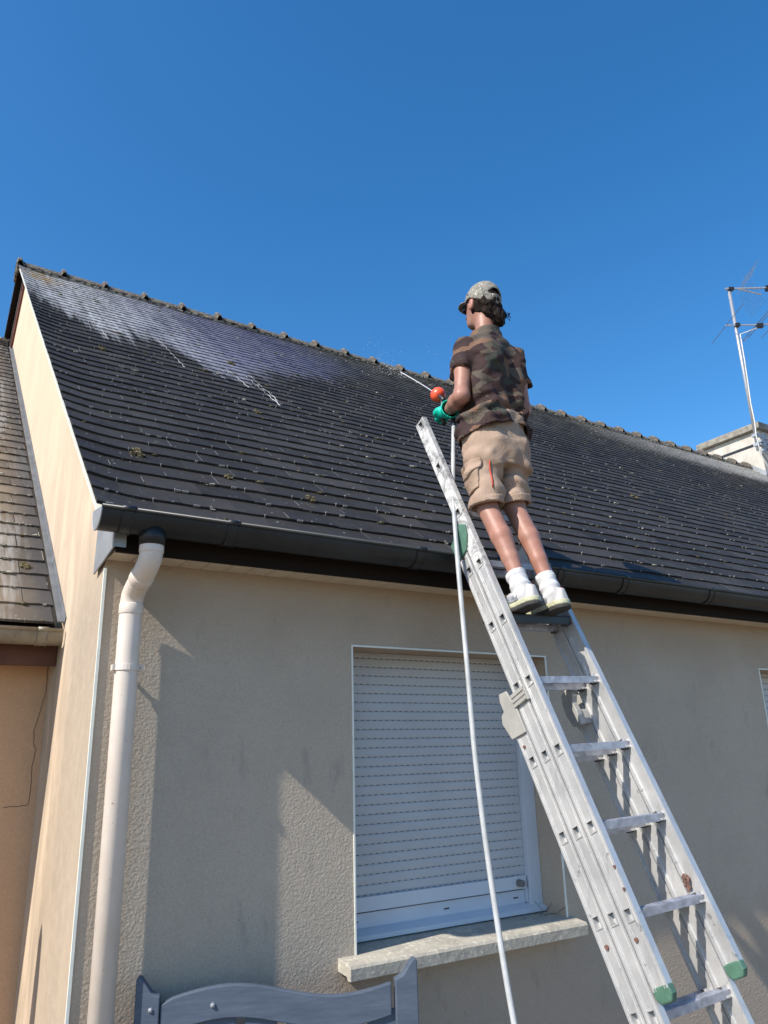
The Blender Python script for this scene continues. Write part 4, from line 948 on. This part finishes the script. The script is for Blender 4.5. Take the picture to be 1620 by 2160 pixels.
# cap
def cap_outer(Pt):
    return ell(Pt, hp(0, -.006, .030), (.098, .120, .132), HM)
def cap(Pt):
    Pt = HC+(Pt-HC)/HS; q = (Pt-HC)@HM; d0 = cap_outer(Pt)+.002*vnoise(Pt, 40, 4); d = np.maximum(d0, -(d0+.009)); rim = .030-.040*np.clip(-q[..., 1]/.1, 0, 1)
    d = np.maximum(d, rim-q[..., 2])
    hole = np.maximum(np.maximum(np.abs(q[..., 0])-.050+.0*q[..., 0], q[..., 1]+.0), np.maximum(q[..., 2]-.088-.0*q[..., 0]+((q[..., 0])/.05)**2*.035, .046-q[..., 2]))
    d = np.maximum(d, -hole)
    vis = np.abs(q[..., 2]-(.038-.35*np.clip(q[..., 1]-.09, 0, 1)-1.6*q[..., 0]**2))-.004
    arc = np.sqrt((q[..., 0]/.098)**2+((q[..., 1]-.075)/.084)**2)-1
    vis = np.maximum(np.maximum(vis, arc*.08), .060-q[..., 1])
    return su(d, vis, .006)
sdf_up('cap', cap, tuple(HC-.25), tuple(HC+np.array([.25, .25, .18])), .005, 'cap_cloth', man, 1)
m = MB()
for (x_, y_, z_) in ((-.093, .028, .063),):
    c = Vector(hw(x_, y_, z_)); dn = Vector(HMw@v3(-1, .2, .25)).normalized(); a_ = dn.cross(Vector((0,0,1))).normalized(); b_ = a_.cross(dn)
    m.tube([c+(a_*math.cos(t)+b_*math.sin(t))*.006 for t in np.linspace(0, 2*math.pi, 11)], .002, 5)
m.build('eyelet', 'cap_cloth', man)
# hair under the cap and a bun at the nape
def hair(Pt):
    Pt = HC+(Pt-HC)/HS; q = (Pt-HC)@HM
    d = ell(Pt, hp(0, -.012, .012), (.092, .112, .100), HM)
    d = np.maximum(d, q[..., 1]+.002+.25*(q[..., 2]+.02)); d = np.maximum(d, q[..., 2]-.085)
    d = su(d, ell(Pt, hp(.010, -.085, -.050), (.068, .048, .052), HM), .03)
    d = su(d, ell(Pt, hp(.034, -.108, -.085), (.046, .044, .054), HM), .02)
    d = su(d, ell(Pt, hp(.058, -.095, -.055), (.032, .036, .045), HM), .02)
    return d+.007*vnoise(Pt, 38, 21)+.0045*vnoise(Pt*np.array([1, 1, .45]), 90, 22)
sdf_up('hair', hair, tuple(HC+v3(-.16, -.22, -.18)), tuple(HC+v3(.18, .10, .12)), .0042, 'hair', man, 0)
m = MB(); rg = random.Random(9)     # loose curls
for i in range(16):
    a_ = rg.uniform(-.08, .10); c = hw(a_, -.105+rg.uniform(-.01, .03)-.02*(a_ > .03), -.05+rg.uniform(-.06, .05)); rr = rg.uniform(.007, .014); ph = rg.uniform(0, 6.28); tl = rg.uniform(-1, 1)
    m.tube([tuple(c+v3(rr*math.cos(ph+t*2.4)+.002*t, -.010-rr*.4*math.sin(ph+t*2), -.010*t+rr*math.sin(ph+t*2.4)*tl)) for t in np.linspace(0, 2.6, 9)], .0022, 4)
o = m.build('hair_curls', 'hair', man, smooth=True); o['kind'] = 'stuff'
# sunglasses
m = MB(); Hx, Hy_, Hz = (Vector(HMw[:, i]) for i in range(3))
for s_ in (-1, 1):
    m.obox(hw(s_*.034, .100, .003), Hx, Hy_, Hz, (-.024, -.002, -.017), (.024, .002, .014)); m.obox(hw(s_*.063, .080, .004), Hx, Hy_, Hz, (-.003, -.004, -.014), (.003, .018, .012))
    m.obox(hw(s_*.084, .02, .012), Hx, Hy_, Hz, (-.0015, -.03, -.002), (.0015, .06, .003))
m.build('sunglasses', 'glasses_dark', man, bevel=.002)
# socks and shoes
for A_, K_ in ((ALw, KLw), (ARw, KRw)):
    ax_ = (K_-A_)/np.linalg.norm(K_-A_); top = A_+ax_*.10; fd_ = v3(.02, .97, -.13); fd_ /= np.linalg.norm(fd_); sd_ = v3(fd_[1], -fd_[0], 0); sd_ /= np.linalg.norm(sd_)
    FM = np.stack([sd_, fd_, np.cross(sd_, fd_)], 1); fo_ = v3(A_[0]+.002, A_[1]+.012, 2.330)
    fp = lambda x, y, z: fo_+FM@v3(x, y, z)
    def sock(Pt, A_=A_, ax_=ax_, top=top, fp=fp):
        t = (Pt-A_)@ax_
        d = sus([rc(Pt, fp(0, -.02, .055), A_+ax_*.03, .038, .041), rc(Pt, A_+ax_*.03, top, .041, .044), rc(Pt, fp(0, 0, .055), fp(0, .11, .045), .036, .028)], .02)
        d = d+.0020*np.sin(t*150+1.5*vnoise(Pt, 16, 3))+.002*vnoise(Pt, 30, 5)
        d = np.where(t > .080, d-.003, d)
        return np.maximum(d, t-.104)
    sdf_obj('sock', sock, tuple(fo_+v3(-.09, -.12, -.02)), tuple(fo_+v3(.12, .20, .24)), .0045, 'sock_white', man, 1)
    def foot(Pt, g_=0., fp=fp, fo_=fo_, FM=FM):
        q = (Pt-fo_)@FM; yy = q[..., 1]/1.1; w_ = np.interp(yy, [-.094, -.090, -.080, -.06, 0., .08, .15, .20, .235], [.006, .018, .029, .038, .037, .044, .050, .040, .012]); cx = np.interp(yy, [-.09, .0, .12, .235], [0, 0, .003, -.004])
        return q, np.abs(q[..., 0]-cx)-w_-g_, yy
    def shoe(Pt, foot=foot):
        q, dx, yy = foot(Pt); top_ = np.interp(yy, [-.095, -.085, -.06, -.02, .04, .12, .20, .24], [.060, .085, .100, .086, .090, .066, .045, .030])
        z = q[..., 2]; rnd_ = np.clip((z-.028)/.06, 0, 1)*.018
        d = np.maximum(np.maximum(dx+rnd_, z-top_), np.maximum(.024-z, np.maximum(-.092-yy+rnd_*.4, yy-.235)))
        return d
    def sole(Pt, foot=foot):
        q, dx, yy = foot(Pt, .003); z = q[..., 2]; bot_ = np.interp(yy, [-.09, .12, .24], [0, 0, .018])
        return np.maximum(np.maximum(dx, np.abs(z-.5*(bot_+.012+.036))-.5*(.024-bot_*.6)), np.maximum(-.095-yy, yy-.24))
    def under(Pt, foot=foot):
        q, dx, yy = foot(Pt, .0035); z = q[..., 2]; bot_ = np.interp(yy, [-.09, .12, .24], [0, 0, .018])
        return np.maximum(np.maximum(dx, np.abs(z-bot_-.004)-.009), np.maximum(-.096-yy, yy-.24))
    lo_, hi_ = tuple(fo_+v3(-.10, -.15, -.03)), tuple(fo_+v3(.16, .30, .13))
    sh = sdf_obj('shoe', shoe, lo_, hi_, .0042, 'shoe_white', man, 1)
    sdf_obj('sole', sole, lo_, hi_, .0042, 'shoe_sole', sh, 1); sdf_obj('outsole', under, lo_, hi_, .0042, 'shoe_under', sh, 1)
    # red oval emblem on the outer heel side, grey side panel with lettering-like dashes
    m = MB(); c = fp(.0405, -.028, .066); 
    for k in range(1): m.tube([Vector(fp(-.002, -.060, .082)), Vector(fp(.006, -.0835, .082))], .012, 14)
    m.build('heel_emblem', 'shoe_red', sh)
    m = MB(); cX = Vector(FM[:, 0]); cY = Vector(FM[:, 1]); m.obox(fp(-.0405, .045, .050), cY, Vector((0,0,1)), cX, (-.062, -.014, -.002), (.035, .016, .003)); m.build('side_panel', 'zinc_bright', sh, bevel=.002)
    GL = {'A': [((0,0),(.5,1)),((.5,1),(1,0)),((.2,.4),(.8,.4))], 'I': [((.5,0),(.5,1))], 'R': [((0,0),(0,1)),((0,1),(.8,.9)),((.8,.9),(.8,.55)),((.8,.55),(0,.5)),((.3,.5),(.9,0))], 'M': [((0,0),(0,1)),((0,1),(.5,.4)),((.5,.4),(1,1)),((1,1),(1,0))], 'X': [((0,0),(1,1)),((0,1),(1,0))]}
    m = MB(); tx = 0.
    for chx in 'AIR MAX':
        for a_, b_ in GL.get(chx, []):
            P0, P1 = (Vector(fp(-.0440, .074-.0125*(tx+.8*q[0]), .0425+.016*q[1])) for q in (a_, b_)); m.tube([P0, P1], .0011, 4)
        tx += 1.15
    m.build('side_lettering', 'shoe_print', sh)
# gloves
def glove(Pt, W_, PD, sd): return np.maximum(hand(Pt, W_, PD, sd, 0)-.004+.002*vnoise(Pt, 40, 3), -((Pt-W_)@(PD/np.linalg.norm(PD)))-.012)
sdf_up('glove', lambda Pt: glove(Pt, WRL, PDL, v3(.3, -.3, .9)), tuple(WRL-.10), tuple(WRL+v3(.14, .2, .16)), .0045, 'glove_green', man, 1)
def gcuff(Pt):
    D_ = (WRL-EL)/np.linalg.norm(WRL-EL); t = (Pt-WRL)@D_; q = rc(Pt, WRL-D_*.06, WRL+D_*.02, .050, .034)+.004*vnoise(Pt, 22, 8)
    return np.maximum(np.maximum(q, -(q+.007)), np.maximum(-.050-t, t-.012))
sdf_up('glove_cuff', gcuff, tuple(WRL-.12), tuple(WRL+.10), .0042, 'glove_green', man, 1)
sdf_up('glove', lambda Pt: glove(Pt, WRR, PDR, v3(.1, .1, 1.)), tuple(WRR-v3(.2, .1, .1)), tuple(WRR+v3(.1, .2, .16)), .0045, 'glove_green', man, 1)

# ================================================================== SPRAY LANCE, HOSE, JET
gr_ = T(WRL+PDL/np.linalg.norm(PDL)*.075)
lance = thing('spray_lance', 'spray gun with red-orange nozzle ball held in the green glove', 'spray gun', tuple(gr_))
m = MB(); g0 = Vector(gr_); nz = Vector((1.682, -.08, 3.647)); nd = (Vector((2.168, 1.0, 4.407))-nz).normalized()
m.tube([nz-nd*.16+Vector((0,0,-.01)), nz-nd*.03], .012, 10); m.tube([nz-nd*.14, g0+Vector((0,-.01,-.02)), g0+Vector((-.0, -.03, -.075))], [.013,.016,.012], 10); m.tube([nz-nd*.09+Vector((.01,0,-.012)), nz-nd*.10+Vector((.012,.01,-.05)), nz-nd*.12+Vector((.01,.0,-.07))], .004, 6)
m.build('gun_body', 'black_plastic', lance, smooth=True)
m = MB(); m.tube([nz-nd*.045, nz-nd*.038, nz-nd*.02, nz, nz+nd*.02, nz+nd*.034, nz+nd*.040], [.016,.030,.041,.0435,.038,.024,.012], 20)
m.build('nozzle', 'red_plastic', lance, smooth=True)
hose = MB()
def cr_(pts, k=8):
    P_ = [Vector(p) for p in pts]; P_ = [P_[0]*2-P_[1]]+P_+[P_[-1]*2-P_[-2]]; o = []
    for i in range(1, len(P_)-2):
        for j in range(k):
            t = j/k; a, b, c, d = P_[i-1:i+3]; o.append(.5*((2*b)+(-a+c)*t+(2*a-5*b+4*c-d)*t*t+(-a+3*b-3*c+d)*t**3))
    return o+[P_[-2]]
HP = [(1.655,-.24,3.406),(1.574,-.32,3.131),(1.517,-.38,2.904),(1.469,-.45,2.554),(1.425,-.53,2.112),(1.386,-.60,1.721),(1.363,-.68,1.291),(1.332,-.80,.838),(1.32,-.95,.35),(1.36,-1.2,.012)]
hose.tube(cr_(HP), .0112, 12); o = hose.build('hose', 'hose_grey', None, smooth=True); tag(o, 'thin silver grey hose hanging from the spray gun down past the window', 'hose')
m = MB(); m.tube([Vector(HP[0])+Vector((0,0,-.012)), Vector(HP[0])+Vector((0,-.0,.05))], [.014,.012], 10); m.build('hose_coupling', 'black_plastic', o)
jet = MB(); rg = random.Random(6); jp = []
jet.tube(cr_([nz+nd*.035, (1.79,.15,3.81), (1.904,.40,3.987), (2.03,.70,4.20), (2.168,1.,4.407)], 10), [.0026+.0014*(i/40) for i in range(41)], 7)
for i in range(150):
    t = rg.random()**.6; p = Vector((1.90,.40,3.987)).lerp(Vector((2.78,2.25,5.23)), t); s_ = rg.uniform(.0012, .0028); w_ = .004+.045*t*t
    p += Vector((rg.gauss(0, w_), rg.gauss(0, w_), rg.gauss(0, w_))); jet.blob(p, (s_*1.6, s_*1.6, s_), 0, .3, 5, rg)
o = jet.build('water_jet', 'foam_white', None, smooth=True); tag(o, 'thin white water jet spraying from the orange nozzle towards the ridge', 'water jet'); o['kind'] = 'stuff'
dr = MB()
for i in range(60):
    c_ = rg.choice([(4.0,4.5,6.95),(4.15,4.5,6.9),(4.3,4.5,6.86),(4.4,4.5,6.80),(5.12,4.5,7.12)]); dr.blob((c_[0]+rg.gauss(0,.07), c_[1]+rg.gauss(0,.1), c_[2]+rg.gauss(0,.07)), rg.uniform(.0018,.0040), 0, .4, 5, rg)
o = dr.build('spray_droplets', 'foam_white', None); tag(o, 'scattered white spray droplets in the air above the ridge', 'droplets'); o['kind'] = 'stuff'
fm = MB()
for x0, d0, d1, w_ in [(1.60,3.6,2.70,.008),(1.66,3.7,2.86,.007),(1.46,3.9,3.1,.006),(.98,4.5,3.35,.006),(.44,4.5,3.8,.005),(.36,4.5,4.0,.004),(1.22,4.4,3.75,.005)]:
    n_ = int((d0-d1)/.04); pts = []; x = x0
    for i in range(n_+1):
        x += rg.gauss(.0006, .0022); d = d0+(d1-d0)*i/n_; ph = (d/.163) % 1; pts.append(rp(x, d, .011+.012*(1-ph)*1.0))
    fm.tube(pts, [w_*.4*rg.choice([.25,.5,.9,1.1])*(.35+.65*i/n_) for i in range(n_+1)], 6); fm.blob(pts[-1], (w_*.9,w_*.8,w_*.6), 0, .2, 7, rg)
o = fm.build('foam_run', 'foam_white', None, smooth=True); tag(o, 'white foam runs trickling down the slates from the foamy upper roof', 'foam'); o['kind'] = 'stuff'

# unseen parasol shape added left of the view to cast the gable shadow
par = thing('shadow_caster', 'unseen grey shape added to cast the rounded shadow on the gable', 'shadow caster', (-1.09, .45, 0))
m = MB(); m.tube([(-1.09,.45,.05),(-1.09,.45,2.06)], .02, 10); m.build('caster_pole', 'galvanised', par)
m = MB(); m.tube([(-1.09,.45,2.09),(-1.09,.45,2.04),(-1.09,.45,1.90),(-1.085,.46,1.72),(-1.09,.45,1.45),(-1.10,.44,1.1),(-1.09,.45,.85),(-1.09,.45,.80)], [.012,.035,.05,.055,.085,.075,.11,.04], 12); m.build('caster_body', 'caster_cloth', par, smooth=True)
m = MB(); m.tube([(-1.09,.45,0.004),(-1.09,.45,.06)], [.24,.22], 20); m.build('base', 'concrete', par)
